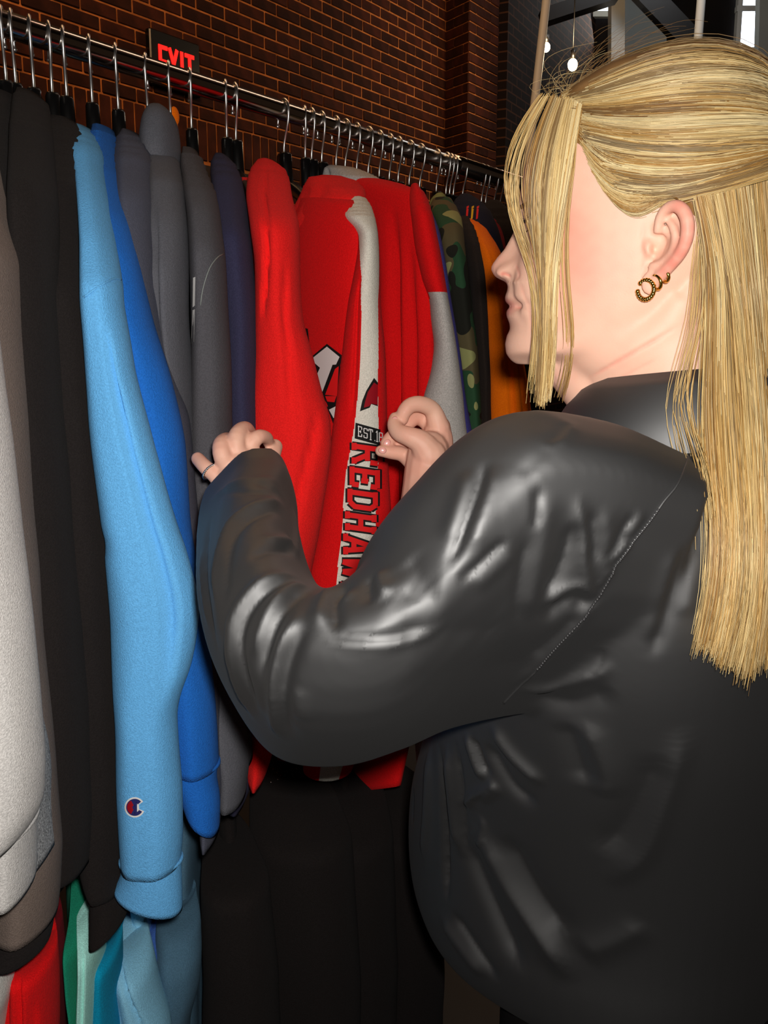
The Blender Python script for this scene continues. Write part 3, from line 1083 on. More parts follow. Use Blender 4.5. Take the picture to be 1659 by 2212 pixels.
GG = garment('sweatshirt', 'red sweatshirt with oatmeal grey neck and grey forearms', 'sweatshirt', 'red', 745,
             [(404, 886, 904, 0.8), (427, 884, 923, 0.9), (467, 888, 935, 1.0), (539, 896, 951, 1.0), (618, 915, 964, 1.0), (640, 928, 968, 1.0), (698, 932, 979, 1.0), (745, 938, 986, 1.0), (809, 930, 995, 1.0), (857, 915, 1002, 1.0), (950, 900, 1011, 1.0), (1100, 880, 1020, 1.0), (1400, 880, 1000, 1.0), (1660, 900, 960, 1.0)],
             seam_row=3, reach=0.225, sleeve_m=['red', 'oat_grey'], band=rgband, ns=48, b=0.03, torso=False, ripple=0.0,
             slab=[(362, 722, 752, -0.05, 0.1, 0.02), (370, 711, 782, -0.05, 0.25, 0.026), (388, 708, 822, -0.1, 0.45, 0.028), (396, 710, 868, -0.1, 0.7, 0.028), (405, 712, 896, -0.1, 0.85, 0.028), (430, 716, 918, -0.1, 0.95, 0.028), (470, 720, 926, -0.1, 1.0, 0.028), (600, 730, 930, -0.1, 1.0, 0.03), (900, 740, 935, -0.1, 1.0, 0.03), (1200, 740, 930, -0.1, 1.0, 0.03), (1500, 740, 900, -0.1, 1.0, 0.028), (1700, 735, 860, -0.1, 1.0, 0.024)],
             slab_kw=dict(ns=96, n=120, creases=((440, 0.80, 1500, 0.72, 0.02, 0.03), (430, 0.62, 1500, 0.48, 0.016, 0.035), (500, 0.9, 1500, 0.88, 0.014, 0.03))))

yt, ys_ = GG['ytop'], GG['ysh']
LY = lambda t: lerp(yt, ys_, t) - 0.006
cv, cf, _ = px_tube([(360, 724, 750, LY(-.05), LY(.1), 0.02), (367, 711, 776, LY(-.05), LY(.22), 0.028), (382, 706, 806, LY(-.1), LY(.40), 0.032), (394, 706, 812, LY(-.1), LY(.44), 0.032), (410, 708, 804, LY(-.1), LY(.42), 0.032), (430, 712, 795, LY(-.1), LY(.4), 0.032),
                      (455, 718, 786, LY(-.1), LY(.36), 0.03), (480, 722, 776, LY(-.1), LY(.3), 0.026)], 64, 40, 0.03, ((365, 0.42, 440, 0.30, 0.006, 0.06), (375, 0.62, 450, 0.52, 0.004, 0.05)))
link_mesh('neck_yoke', cv, cf, 'oat_grey', GG['root'])
garment('sweatshirt', 'plum blue sweatshirt peeking out behind the grey forearm', 'sweatshirt', 'purple', 795,
        [(450, 900, 930, 0.3), (500, 915, 950, 0.7), (600, 930, 968, 1.0), (700, 940, 985, 1.0), (850, 960, 1006, 1.0), (950, 970, 1024, 1.0), (1100, 980, 1040, 1.0), (1400, 980, 1040, 1.0)],
        seam_row=2, reach=0.21, b=0.02)
garment('hoodie', 'camouflage hoodie with an olive neck lining', 'hoodie', 'camo', 860,
        [(430, 935, 975, 0.1), (445, 928, 984, 0.3), (467, 934, 994, 0.6), (500, 945, 1002, 0.85), (560, 955, 1008, 1.0), (618, 962, 1014, 1.0), (738, 980, 1030, 1.0), (857, 996, 1038, 1.0), (950, 1004, 1040, 1.0), (1200, 1004, 1040, 1.0), (1400, 1004, 1030, 1.0)],
        seam_row=4, reach=0.20, b=0.03)
cg = GARM['camouflage hoodie with an olive neck lining']
cv, cf, _ = px_tube([(419, 944, 958, cg['ytop'], 0.01), (427, 932, 968, cg['ytop'], 0.02), (445, 926, 966, cg['ytop'] - 0.01, 0.022), (475, 928, 950, cg['ytop'] - 0.02, 0.018)], 20, 10, 0.02)
link_mesh('neck_lining', cv, cf, 'olive', cg['root'])
garment('sweatshirt', 'dark brown sweatshirt between the camouflage and orange ones', 'sweatshirt', 'dark_brown', 884,
        [(470, 985, 1012, 0.1), (491, 990, 1024, 0.5), (523, 1000, 1034, 0.8), (578, 1010, 1046, 1.0), (698, 1020, 1054, 1.0), (817, 1028, 1058, 1.0), (950, 1030, 1062, 1.0), (1300, 1030, 1060, 1.0)],
        seam_row=3, reach=0.20, b=0.03)
garment('sweatshirt', 'bright orange sweatshirt next to the face', 'sweatshirt', 'orange', 907,
        [(468, 992, 1006, 0.1), (476, 990, 1026, 0.25), (490, 1000, 1042, 0.45), (511, 1012, 1060, 0.65), (539, 1022, 1080, 0.85), (600, 1036, 1100, 1.0), (700, 1048, 1116, 1.0), (800, 1054, 1134, 1.0), (900, 1056, 1150, 1.0), (1300, 1056, 1150, 1.0)],
        seam_row=5, reach=0.21, b=0.032, creases=((520, 0.55, 1200, 0.5, 0.014, 0.05), (600, 0.8, 1200, 0.8, 0.01, 0.04)))
SB = garment('sweatshirt', 'black sweatshirt with red and yellow collar stripes', 'sweatshirt', 'dark_navy', 943,
             [(424, 990, 1016, 0.0), (434, 980, 1040, 0.2), (455, 978, 1058, 0.5), (490, 985, 1075, 0.8), (560, 1000, 1095, 1.0), (700, 1020, 1120, 1.0), (900, 1040, 1150, 1.0), (1300, 1050, 1150, 1.0)],
             seam_row=4, reach=0.17, b=0.02, ns=56)
garment('hoodie', 'black hoodie behind the nose, far along the rail', 'hoodie', 'black_fleece', 1000,
        [(438, 1050, 1080, 0.0), (450, 1038, 1100, 0.2), (490, 1040, 1120, 0.6), (560, 1060, 1150, 1.0), (700, 1080, 1170, 1.0), (1000, 1090, 1190, 1.0), (1300, 1090, 1190, 1.0)],
        seam_row=3, reach=0.17, b=0.02)
garment('sweatshirt', 'maroon sweatshirt glimpsed beside the bridge of the nose', 'sweatshirt', 'maroon', 972,
        [(470, 1040, 1070, 0.0), (500, 1050, 1085, 0.5), (540, 1060, 1094, 1.0), (620, 1070, 1110, 1.0), (900, 1080, 1150, 1.0), (1300, 1080, 1150, 1.0)],
        seam_row=2, reach=0.18, b=0.015)
garment('sweatshirt', 'black sweatshirt behind the bright red one, on a wide black hanger', 'sweatshirt', 'black_fleece', 658,
        [(440, 640, 660, 0.0), (470, 650, 690, 0.3), (600, 660, 700, 0.8), (900, 670, 720, 0.8), (1400, 690, 740, 0.8)],
        seam_row=2, reach=0.12, torso=True, b=0.02, length=0.7)
# hooks of the crowded row whose garments cannot be told apart
ORD = 'first second third fourth fifth sixth seventh eighth ninth tenth eleventh twelfth thirteenth fourteenth fifteenth sixteenth seventeenth eighteenth nineteenth twentieth twenty-first twenty-second twenty-third twenty-fourth'.split()
row_px = sorted([658, 672, 694, 725, 745, 770, 795, 819, 841, 860, 884, 907, 943, 964, 972, 980, 1000, 1041, 1050, 1068, 1081, 1098, 1112])
hanger(rail_at(105), unit(RN * 0.8 - RD * 0.55), 'bare black hanger between the second and third black sweatshirts', 'crowded hangers', 0.17)
for hx in (672, 694, 725, 770, 819, 841, 964, 980, 1041, 1050, 1068, 1081, 1098, 1112):
    hanger(rail_at(hx), unit(RN * 0.8 - RD * 0.55), 'black hanger, %s chrome hook right of the one holding the varsity sweatshirt' % ORD[row_px.index(hx)], 'crowded hangers', 0.17)
oc = PZ(377, 251, 1.10)
tag(link_mesh('size_tag', *ball(oc, (0.0075, 0.003, 0.011), 14, 10, axes_wall), 'orange'), 'small orange tag glimpsed right behind the raised grey hood', 'tag')


# ================================================================== PRINTS ON THE CLOTHES
def decal(name, bvh, quads, m, parent, off=0.0008, step=5.0):
    """flat print: pixel quads laid onto the cloth surface"""
    V, Fc = [], []
    for q in quads:
        q = np.asarray(q, float)
        if len(q) == 3:
            q = np.r_[q, q[2:]]
        nu = max(1, int(max(np.linalg.norm(q[1] - q[0]), np.linalg.norm(q[2] - q[3])) / step))
        nv = max(1, int(max(np.linalg.norm(q[3] - q[0]), np.linalg.norm(q[2] - q[1])) / step))
        idx = {}
        for i in range(nu + 1):
            for j in range(nv + 1):
                u, v = i / nu, j / nv
                p = (1 - u) * (1 - v) * q[0] + u * (1 - v) * q[1] + u * v * q[2] + (1 - u) * v * q[3]
                h = hit(bvh, p[0], p[1], off)
                if h is not None:
                    idx[i, j] = len(V)
                    V.append(h)
        for i in range(nu):
            for j in range(nv):
                k = [(i, j), (i + 1, j), (i + 1, j + 1), (i, j + 1)]
                if all(x in idx for x in k):
                    d = [V[idx[x]] for x in k]
                    if max(np.linalg.norm(d[a] - d[b]) for a in range(4) for b in range(a)) < 0.02:
                        Fc.append(tuple(idx[x] for x in k))
    if not Fc:
        return None
    return link_mesh(name, V, Fc, m, parent)


def stroke(a, b, w):
    a, b = np.asarray(a, float), np.asarray(b, float)
    t = unit(b - a)
    n = np.array([-t[1], t[0]]) * w / 2
    return [a - n, b - n, b + n, a + n]


# varsity lettering: strokes in a letter box 0..1 across the reading direction, 0..1 up
GLY = {
    'R': [((.16, 0), (.16, 1)), ((.0, .93), (.72, .93)), ((.84, .85), (.84, .6)), ((.16, .5), (.78, .5)), ((.5, .5), (.86, .04)), ((0, .05), (.34, .05)), ((.7, .05), (1, .05))],
    'E': [((.16, 0), (.16, 1)), ((0, .93), (.92, .93)), ((0, .07), (.92, .07)), ((.16, .5), (.66, .5)), ((.88, .93), (.88, .7)), ((.88, .07), (.88, .3)), ((.64, .38), (.64, .62))],
    'D': [((.16, 0), (.16, 1)), ((0, .93), (.68, .93)), ((0, .07), (.68, .07)), ((.86, .2), (.86, .8)), ((.66, .93), (.86, .76)), ((.66, .07), (.86, .24))],
    'H': [((.2, 0), (.2, 1)), ((.8, 0), (.8, 1)), ((.2, .5), (.8, .5)), ((.02, .05), (.38, .05)), ((.62, .05), (.98, .05)), ((.02, .95), (.38, .95)), ((.62, .95), (.98, .95))],
    'A': [((.18, .0), (.46, .97)), ((.82, .0), (.54, .97)), ((.28, .33), (.72, .33)), ((.0, .05), (.36, .05)), ((.64, .05), (1, .05)), ((.36, .95), (.64, .95))],
    'W': [((.06, 1), (.26, 0)), ((.26, 0), (.5, .8)), ((.5, .8), (.74, 0)), ((.74, 0), (.94, 1)), ((-.05, .95), (.24, .95)), ((.76, .95), (1.05, .95))],
    'K': [((.18, 0), (.18, 1)), ((.24, .45), (.82, .97)), ((.4, .55), (.84, .03)), ((0, .05), (.38, .05)), ((0, .95), (.38, .95)), ((.66, .95), (1, .95)), ((.66, .05), (1, .05))],
    'S': [((.12, .9), (.88, .9)), ((.12, .9), (.12, .55)), ((.12, .5), (.88, .5)), ((.88, .5), (.88, .1)), ((.12, .08), (.88, .08)), ((.88, .9), (.88, .72)), ((.12, .08), (.12, .28))],
    'T': [((.5, 0), (.5, 1)), ((.05, .95), (.95, .95)), ((.3, .03), (.7, .03)), ((.07, .95), (.07, .75)), ((.93, .95), (.93, .75))],
    '.': [((.3, .06), (.5, .06))],
    '1': [((.5, 0), (.5, 1)), ((.25, .03), (.75, .03)), ((.25, .8), (.5, 1))],
    '8': [((.15, .9), (.85, .9)), ((.15, .5), (.85, .5)), ((.15, .08), (.85, .08)), ((.15, .1), (.15, .9)), ((.85, .1), (.85, .9))]}
rb = bvh_of(RG['sleeve'])
y0s = [956, 1007, 1055, 1103, 1152, 1202, 1256, 1304]
y1s = [1001, 1050, 1098, 1146, 1197, 1246, 1298, 1348]
for ch, a, b in zip('REDHAWKS', y0s, y1s):
    if b > 1300:
        continue
    xb = np.interp((a + b) / 2, [960, 1017, 1091, 1179, 1264], [764, 757, 750, 743, 738])
    hgt = 64.0

    def lp(u, v):
        return np.array([xb + v * hgt, a + u * (b - a) + v * 9.0])
    blk = [stroke(lp(*p), lp(*q), 18.5) for p, q in GLY[ch]]
    red = [stroke(lp(*p), lp(*q), 11.0) for p, q in GLY[ch]]
    # lengthen black strokes so that they frame the red ones
    blk = [[c + (c - np.mean(s, axis=0)) * np.array([0.06, 0.06]) for c in s] for s in blk]
    k = decal('letter', rb, blk, 'print_black', RG['sleeve'], 0.0007, 4)
    decal('letter_fill', rb, red, 'print_red', k, 0.0013, 4)
# patch with the founding date
pt = decal('patch', rb, [[(768, 913), (822, 928), (820, 962), (766, 947)]], 'print_black', RG['sleeve'], 0.0007, 4)
for i, ch in enumerate('EST.18'):
    x0 = [773, 785, 796, 806, 810, 818][i]
    for sgs in [GLY[ch]]:
        def lq(u, v):
            return np.array([x0 + u * 9.5, 919 + (x0 - 773) * 0.28 + (1 - v) * 24 + u * 2.4])
        decal('patch_letter', rb, [stroke(lq(*p), lq(*q), 1.9) for p, q in sgs], 'print_white', pt, 0.0013, 4)
cr = lambda x, y: (640 + x / 3.404, 650 + y / 3.404)
emb = decal('emblem', rb, [[cr(572, 566), cr(600, 600), cr(600, 700), cr(515, 660)], [cr(515, 660), cr(600, 690), cr(600, 775), cr(485, 735)], [cr(485, 735), cr(560, 740), cr(540, 785), cr(468, 812)]], 'print_black', RG['sleeve'], 0.0007, 4)
decal('emblem_fill', rb, [[cr(572, 600), cr(600, 620), cr(600, 700), cr(530, 665)], [cr(528, 665), cr(600, 690), cr(600, 765), cr(505, 745)], [cr(505, 745), cr(560, 750), cr(535, 775), cr(497, 785)]], 'print_dark_red', emb, 0.0013, 4)
# big chest letter
tb = bvh_of(RG['slab'])
wl = decal('chest_letter', tb, [[cr(88, 430), cr(225, 316), cr(338, 402), cr(185, 700)], [cr(338, 402), cr(318, 500), cr(230, 760), cr(180, 690)], [cr(195, 690), cr(330, 470), cr(310, 720), cr(240, 790)], [cr(225, 780), cr(250, 760), cr(300, 880), cr(270, 900)],
                                [cr(250, 760), cr(320, 700), cr(320, 860), cr(280, 890)], [cr(40, 195), cr(85, 205), cr(108, 420), cr(60, 330)]], 'print_black', RG['slab'], 0.0008, 4)
decal('chest_letter_fill', tb, [[cr(105, 432), cr(225, 336), cr(318, 412), cr(292, 468)], [cr(105, 432), cr(292, 468), cr(262, 470), cr(175, 492)], [cr(175, 490), cr(268, 466), cr(192, 668), cr(150, 545)], [cr(240, 800), cr(300, 770), cr(300, 830), cr(274, 862)], [cr(50, 222), cr(74, 232), cr(80, 320), cr(66, 290)]],
      'print_white', wl, 0.0014, 4)
decal('chest_letter_inner', tb, [[cr(285, 500), cr(312, 480), cr(300, 700), cr(212, 690)], [cr(212, 700), cr(295, 700), cr(280, 745), cr(228, 740)]], 'print_red', wl, 0.0014, 4)

# round letter emblem on the light blue sleeve
lb = bvh_of(LB['sleeve'])
ex, ey, er = 291.0, 1744.0, 20.5


def arc_quads(r0, r1, a0, a1, n=14, squash=1.0, dx=0.0):
    out = []
    for i in range(n):
        t0, t1 = math.radians(lerp(a0, a1, i / n)), math.radians(lerp(a0, a1, (i + 1) / n))
        f = lambda r, t: (ex + dx + r * math.cos(t) * squash, ey - r * math.sin(t))
        out.append([f(r0, t0), f(r1, t0), f(r1, t1), f(r0, t1)])
    return out


e1 = decal('emblem', lb, arc_quads(0.3, er + 1.5, 84, 276, 16) + arc_quads(6.5, er + 1.5, 34, 90, 6) + arc_quads(6.5, er + 1.5, 270, 338, 7) + [stroke((ex + 6, ey - 9), (ex + 8, ey + 11), 5)], 'print_white', LB['sleeve'], 0.0007, 3)
decal('emblem_navy', lb, arc_quads(0.3, er - 2.0, 88, 272, 16) + arc_quads(9.5, er - 2.0, 42, 90, 6) + arc_quads(11.0, er - 2.0, 268, 330, 7) + [stroke((ex + 2, ey - 13), (ex + 2, ey + 14), 6)], 'print_navy', e1, 0.0013, 3)
decal('emblem_red', lb, arc_quads(5, er - 4.0, 118, 242, 10), 'print_dark_red', e1, 0.0019, 3)
# collar stripes on the black sweatshirt
sb = bvh_of(SB['sleeve'])
for xx, mm in ((1010, 'print_red'), (1021, 'print_yellow'), (1032, 'print_red')):
    decal('collar_stripe', sb, [[(xx - 2, 446), (xx + 3, 444), (xx + 0, 472), (xx - 4, 474)]], mm, SB['sleeve'], 0.0008, 4)
# pale stitching on charcoal shoulder, white print on hoodie side
ch_ = GARM['charcoal sweatshirt with pale stitching at the shoulder']
cb = bvh_of(ch_['sleeve'])
pts = [hit(cb, x, y, 0.0008) for x, y in ((482, 549), (470, 556), (455, 575), (445, 600), (437, 630), (433, 660))]
pts = [p for p in pts if p is not None]
if len(pts) > 2:
    link_mesh('stitching', *tube(pts, 0.0007, 5, 16), 'steel_grey', ch_['sleeve'])
for gl, pl in ((LB, ((181, 642), (200, 628), (225, 612), (250, 601), (261, 604))),):
    bb = bvh_of(gl['sleeve'])
    pts = [hit(bb, x, y, 0.0002) for x, y in pl]
    pts = [p for p in pts if p is not None]
    link_mesh('armhole_seam', *tube(pts, 0.0011, 6, 20), 'light_blue', gl['sleeve'])

# ================================================================== LOWER TIER
G2 = 'shirts on the lower rail'
def low(name, label, cat, m, hook, rows, reach=0.2, **k):
    return garment(name, label, cat, m, hook, rows, reach=reach, lower=True, group=G2, hang=False, length=0.55, back=False, hlabel='', **k)


low('shirt', 'off-white shirt at the bottom left corner of the picture', 'shirt', 'off_white', -70,
    [(1960, -90, -40, 0.2), (2010, -90, -14, 0.7), (2080, -85, 6, 1.0), (2150, -80, 22, 1.0), (2180, -80, 8, 1.0), (2420, -80, -20, 1.0)], seam_row=2)
low('shirt', 'aqua green shirt below the pale grey cuff', 'shirt', 'aqua', -40,
    [(1880, -40, 10, 0.2), (1910, -40, 40, 0.7), (1935, -35, 35, 1.0), (1955, -30, 10, 1.0), (2300, -30, 0, 1.0)], seam_row=2, reach=0.16)
low('shirt', 'vivid red shirt below the black ribbed hem', 'shirt', 'red', 30,
    [(1940, 50, 95, 0.2), (1990, 32, 106, 0.6), (2060, 27, 112, 1.0), (2120, 24, 118, 1.0), (2212, 20, 118, 1.0), (2450, 20, 115, 1.0)], seam_row=2,
    creases=((1990, 0.28, 2440, 0.3, 0.016, 0.04), (2000, 0.55, 2440, 0.62, 0.016, 0.04), (2100, 0.8, 2440, 0.82, 0.012, 0.04)))
low('shirt', 'maroon shirt right behind the vivid red one', 'shirt', 'maroon', 75,
    [(1940, 80, 108, 0.2), (2000, 85, 116, 0.8), (2100, 90, 124, 1.0), (2450, 90, 122, 1.0)], seam_row=2, reach=0.17)
low('shirt', 'emerald green shirt left of the mint one', 'shirt', 'green', 150,
    [(1860, 172, 182, 0.2), (1930, 168, 186, 0.6), (2010, 154, 186, 1.0), (2100, 160, 190, 1.0), (2160, 170, 195, 1.0), (2450, 172, 195, 1.0)], seam_row=2, reach=0.17)
low('shirt', 'mint green shirt between green and teal ones', 'shirt', 'mint', 180,
    [(1856, 179, 185, 0.1), (1900, 181, 200, 0.4), (1960, 183, 210, 0.8), (2030, 184, 216, 1.0), (2212, 180, 212, 1.0), (2450, 180, 210, 1.0)], seam_row=3, reach=0.19,
    creases=((1960, 0.6, 2440, 0.62, 0.01, 0.06),))
low('shirt', 'teal blue shirt between the mint and pale blue ones', 'shirt', 'teal', 230,
    [(1960, 220, 240, 0.2), (2000, 214, 250, 0.7), (2040, 214, 254, 1.0), (2212, 211, 258, 1.0), (2450, 210, 258, 1.0)], seam_row=2, reach=0.19)
low('shirt', 'pale blue shirt with a folded edge below the light blue cuff', 'shirt', 'pale_denim', 300,
    [(1940, 258, 284, 0.1), (1975, 252, 300, 0.5), (2020, 252, 312, 0.8), (2080, 254, 326, 1.0), (2150, 256, 345, 1.0), (2212, 258, 366, 1.0), (2450, 256, 380, 1.0)], seam_row=3, reach=0.2,
    creases=((1990, 0.35, 2300, 0.95, 0.012, 0.06), (2100, 0.25, 2440, 0.2, 0.01, 0.05)))
low('shirt', 'medium blue shirt between pale blue and slate blue ones', 'shirt', 'mid_blue', 345,
    [(1950, 318, 334, 0.2), (1990, 314, 338, 0.7), (2060, 315, 345, 1.0), (2110, 318, 350, 1.0), (2450, 320, 350, 1.0)], seam_row=2, reach=0.18)
low('shirt', 'slate blue shirt with rounded shoulder right of the light blue cuff', 'shirt', 'slate_blue', 400,
    [(1884, 378, 396, 0.1), (1896, 362, 412, 0.3), (1930, 346, 422, 0.6), (1985, 340, 432, 0.85), (2060, 338, 434, 1.0), (2120, 342, 430, 1.0), (2212, 345, 408, 1.0), (2450, 345, 400, 1.0)], seam_row=4, reach=0.2)
low('shirt', 'black shirt on the lower rail beside the slate blue one', 'shirt', 'black_fleece', 470,
    [(1760, 460, 500, 0.1), (1800, 440, 540, 0.5), (1900, 435, 580, 1.0), (2100, 440, 600, 1.0), (2212, 440, 605, 1.0), (2450, 440, 600, 1.0)], seam_row=2, reach=0.2, b=0.05)
low('shirt', 'black shirt with tiny glittering studs below the red hem', 'shirt', 'black_fleece', 600,
    [(1640, 560, 640, 0.1), (1700, 540, 720, 0.6), (1800, 540, 760, 1.0), (2100, 560, 780, 1.0), (2450, 560, 780, 1.0)], seam_row=2, reach=0.2, b=0.06)

low('shirt', 'black shirt behind the raised forearm on the lower rail', 'shirt', 'black_fleece', 690,
    [(1640, 680, 740, 0.1), (1700, 670, 830, 0.6), (1800, 690, 850, 1.0), (2100, 700, 860, 1.0), (2450, 700, 850, 1.0)], seam_row=2, reach=0.2, b=0.06)
low('shirt', 'black shirt on the lower rail nearest to the blouse front', 'shirt', 'black_fleece', 790,
    [(1640, 790, 850, 0.1), (1700, 780, 930, 0.6), (1800, 800, 950, 1.0), (2100, 800, 960, 1.0), (2450, 800, 950, 1.0)], seam_row=2, reach=0.2, b=0.06)

gl = GARM['black shirt with tiny glittering studs below the red hem']
gb = bvh_of(gl['sleeve'])
for x, y in ((545, 1676), (556, 1672), (548, 1700), (590, 1662), (598, 1670), (606, 1676), (612, 1655), (622, 1668), (630, 1652), (640, 1660), (585, 1690), (600, 1684)):
    h = hit(gb, x, y, 0.0004)
    if h is not None:
        link_mesh('stud', *ball(h, 0.0011, 8, 6), 'silver', gl['sleeve'])
hb_ = bvh_of(HD['sleeve'])
decal('side_print', bvh_of(ch_['sleeve']), [[(417, 600), (422, 598), (421, 660), (416, 664)], [(416, 670), (421, 668), (419, 738), (413, 742)]], 'print_white', ch_['sleeve'], 0.0008, 4)


# ================================================================== THE PERSON
ear = PZ(1415, 540, 0.645)
HYAW = math.radians(12)
HF = np.array([-math.cos(HYAW), math.sin(HYAW), 0.0])       # where the face looks
HL = np.array([-math.sin(HYAW), -math.cos(HYAW), 0.0])      # towards the left ear
HO = ear - HL * 0.068                                       # middle of the head, ear height


def H(f, l, u):
    return HO + HF * f + HL * l + ZU * u


def to_mid(px, py, l=0.0):
    """pixel -> (forward, up) on the head plane at side offset l"""
    d = ray(px, py)
    o = HO + HL * l
    t = ((o - CAM) @ HL) / (d @ HL)
    q = CAM + d * t - HO
    return q @ HF, q[2]


prof_px = [(1116, 482), (1104, 510), (1087, 540), (1069.5, 560), (1060.5, 574), (1061, 586), (1069, 598), (1082, 605), (1094, 610), (1098.5, 619), (1096, 630), (1091, 642), (1092, 652),
           (1099, 661), (1099, 664), (1093.5, 673), (1094.5, 684), (1101, 699), (1102, 712), (1095, 725), (1091, 744), (1093.5, 764), (1104, 779), (1118, 788)]
prof = np.array([to_mid(*p) for p in prof_px])
prof = np.vstack([[(-0.012, 0.146), (0.035, 0.138), (0.068, 0.118), (0.088, 0.090), (0.097, 0.066), (0.099, 0.052)], prof])
pu, pf = prof[::-1, 1], prof[::-1, 0]
o_ = np.argsort(pu)
pu, pf = pu[o_], pf[o_]
CHIN = pu[0]
iN = np.argmax(pf * (pu > -0.03) * (pu < 0.03))
f_na, u_na = to_mid(1116, 482)
f_sn, u_sn = to_mid(1096, 612)


def front(u):
    return np.interp(u, pu, pf)


F_BR = 0.0955


def base_front(u):
    f = front(u)
    if u_sn < u < 0.066:
        t = (u - u_sn) / (0.066 - u_sn)
        f = lerp(f_sn - 0.002, front(0.066) - 0.001, t ** 0.8) - 0.004 * math.sin(t * math.pi)
    return f


def tabl(u, t):
    return np.interp(u, [q[0] for q in t], [q[1] for q in t])


WT = [(-0.098, 0.022), (-0.088, 0.036), (-0.075, 0.046), (-0.06, 0.054), (-0.04, 0.0605), (-0.02, 0.065), (0, 0.068), (0.03, 0.070), (0.06, 0.0715), (0.09, 0.068), (0.115, 0.058), (0.132, 0.040), (0.142, 0.022), (0.147, 0.004)]
BT = [(-0.098, 0.030), (-0.088, 0.018), (-0.07, -0.004), (-0.05, -0.025), (-0.03, -0.055), (0, -0.082), (0.03, -0.094), (0.06, -0.098), (0.09, -0.092), (0.115, -0.078), (0.132, -0.058), (0.142, -0.036), (0.147, -0.016)]
CT = [(-0.098, 0.045), (-0.075, 0.035), (-0.05, 0.016), (-0.02, 0.004), (0.03, -0.005), (0.09, -0.008), (0.147, -0.012)]
lev = np.unique(np.r_[np.linspace(CHIN + 0.0005, 0.05, 110), np.linspace(0.05, 0.1465, 40)])
NS = 120
HV = []
for u in lev:
    W, B, C = tabl(u, WT), tabl(u, BT), tabl(u, CT)
    k = smooth((u - CHIN) / 0.012)
    W *= 0.55 + 0.45 * k
    Fb = base_front(u)
    nose = front(u) - Fb
    wn = np.interp(u, [u_sn - 0.004, u_sn + 0.006, u_sn + 0.016, u_sn + 0.03, u_na], [0.006, 0.0135, 0.0105, 0.0085, 0.009])
    for j in range(NS):
        a = 2 * math.pi * j / NS
        ca, sa = math.cos(a), math.sin(a)
        if ca >= 0:
            e = np.interp(u, [-0.1, -0.06, -0.02, 0.02, 0.06, 0.14], [1.05, 1.08, 1.08, 0.98, 0.9, 1.0])
            f = C + (Fb - C) * abs(ca) ** e
            l = W * math.copysign(abs(sa) ** 0.92, sa)
        else:
            f = C + (C - B) * -(abs(ca) ** 0.95)
            l = W * math.copysign(abs(sa) ** 0.95, sa)
        if ca > 0:
            g = math.exp(-(l / wn) ** 2)
            f += nose * (g if nose > 0 else math.exp(-(l / 0.016) ** 2))
            # wing of the nostril
            f += 0.0065 * math.exp(-((abs(l) - 0.0135) / 0.0055) ** 2 - ((u - (u_sn + 0.0085)) / 0.0065) ** 2)
            # eye sockets, cheek, mouth corner, smile fold
            f -= 0.0105 * math.exp(-((abs(l) - 0.031) / 0.015) ** 2 - ((u - 0.026) / 0.011) ** 2)
            f += 0.0035 * math.exp(-((abs(l) - 0.030) / 0.011) ** 2 - ((u - 0.0245) / 0.0085) ** 2)
            f += 0.003 * math.exp(-((abs(l) - 0.03) / 0.02) ** 2 - ((u - 0.044) / 0.006) ** 2)
            f += 0.0045 * math.exp(-((abs(l) - 0.040) / 0.020) ** 2 - ((u + 0.012) / 0.020) ** 2)
            f -= 0.0045 * math.exp(-((abs(l) - 0.0235) / 0.006) ** 2 - ((u - to_mid(1099, 663)[1]) / 0.005) ** 2)
            f -= 0.0022 * math.exp(-((abs(l) - (0.022 + 0.25 * max(0, u_sn - u))) / 0.0035) ** 2 - ((u - (u_sn - 0.012)) / 0.016) ** 2)
            f -= 0.0030 * math.exp(-(l / 0.02) ** 2 - ((u - to_mid(1099, 663)[1]) / 0.0013) ** 2)
        HV.append(H(f, l, u))
head_parts = [(HV, ring_faces(len(lev), NS))]
# neck: from inside the skull down into the collar
nk = [(H(-0.030, 0.0, 0.01), 0.050), (H(-0.030, 0.0, -0.03), 0.054), (H(-0.026, 0.004, -0.06), 0.0565), (H(-0.026, 0.006, -0.09), 0.0575), (H(-0.030, 0.006, -0.115), 0.061), (H(-0.036, 0.004, -0.14), 0.070), (H(-0.042, 0.0, -0.175), 0.085)]
head_parts.append(tube([p for p, r in nk], [r for p, r in nk], 40, 24))
# neck muscle from behind the ear to the throat
head_parts.append(tube([H(-0.030, 0.052, -0.02), H(-0.016, 0.049, -0.055), H(-0.002, 0.042, -0.09), H(0.010, 0.027, -0.125)], [0.010, 0.0125, 0.012, 0.011], 16, 16))
# soft tissue under the jaw
for sg in (1, -1):
    head_parts.append(tube([H(0.050, 0.014 * sg, -0.066), H(0.030, 0.026 * sg, -0.070), H(0.008, 0.034 * sg, -0.066), H(-0.012, 0.040 * sg, -0.052), H(-0.024, 0.046 * sg, -0.03)], [0.019, 0.023, 0.025, 0.023, 0.018], 20, 20))
    head_parts.append(tube([H(0.030, 0.016 * sg, -0.085), H(0.006, 0.026 * sg, -0.088), H(-0.016, 0.032 * sg, -0.07)], [0.022, 0.026, 0.026], 20, 16))
# under the chin to the throat
head_parts.append(tube([H(0.062, 0.0, -0.070), H(0.040, 0.0, -0.088), H(0.018, 0, -0.112), H(0.005, 0, -0.14)], [0.024, 0.030, 0.034, 0.036], 24, 16))


def E(px, py, out):
    """point on the left ear, out metres beyond the ear's base plane"""
    d = ray(px, py)
    o = HO + HL * (0.068 + out) + HF * 0
    # ear plane leans back: further out towards the rear
    nrm = unit(HL + HF * 0.38)
    t = ((o - CAM) @ nrm) / (d @ nrm)
    return CAM + d * t


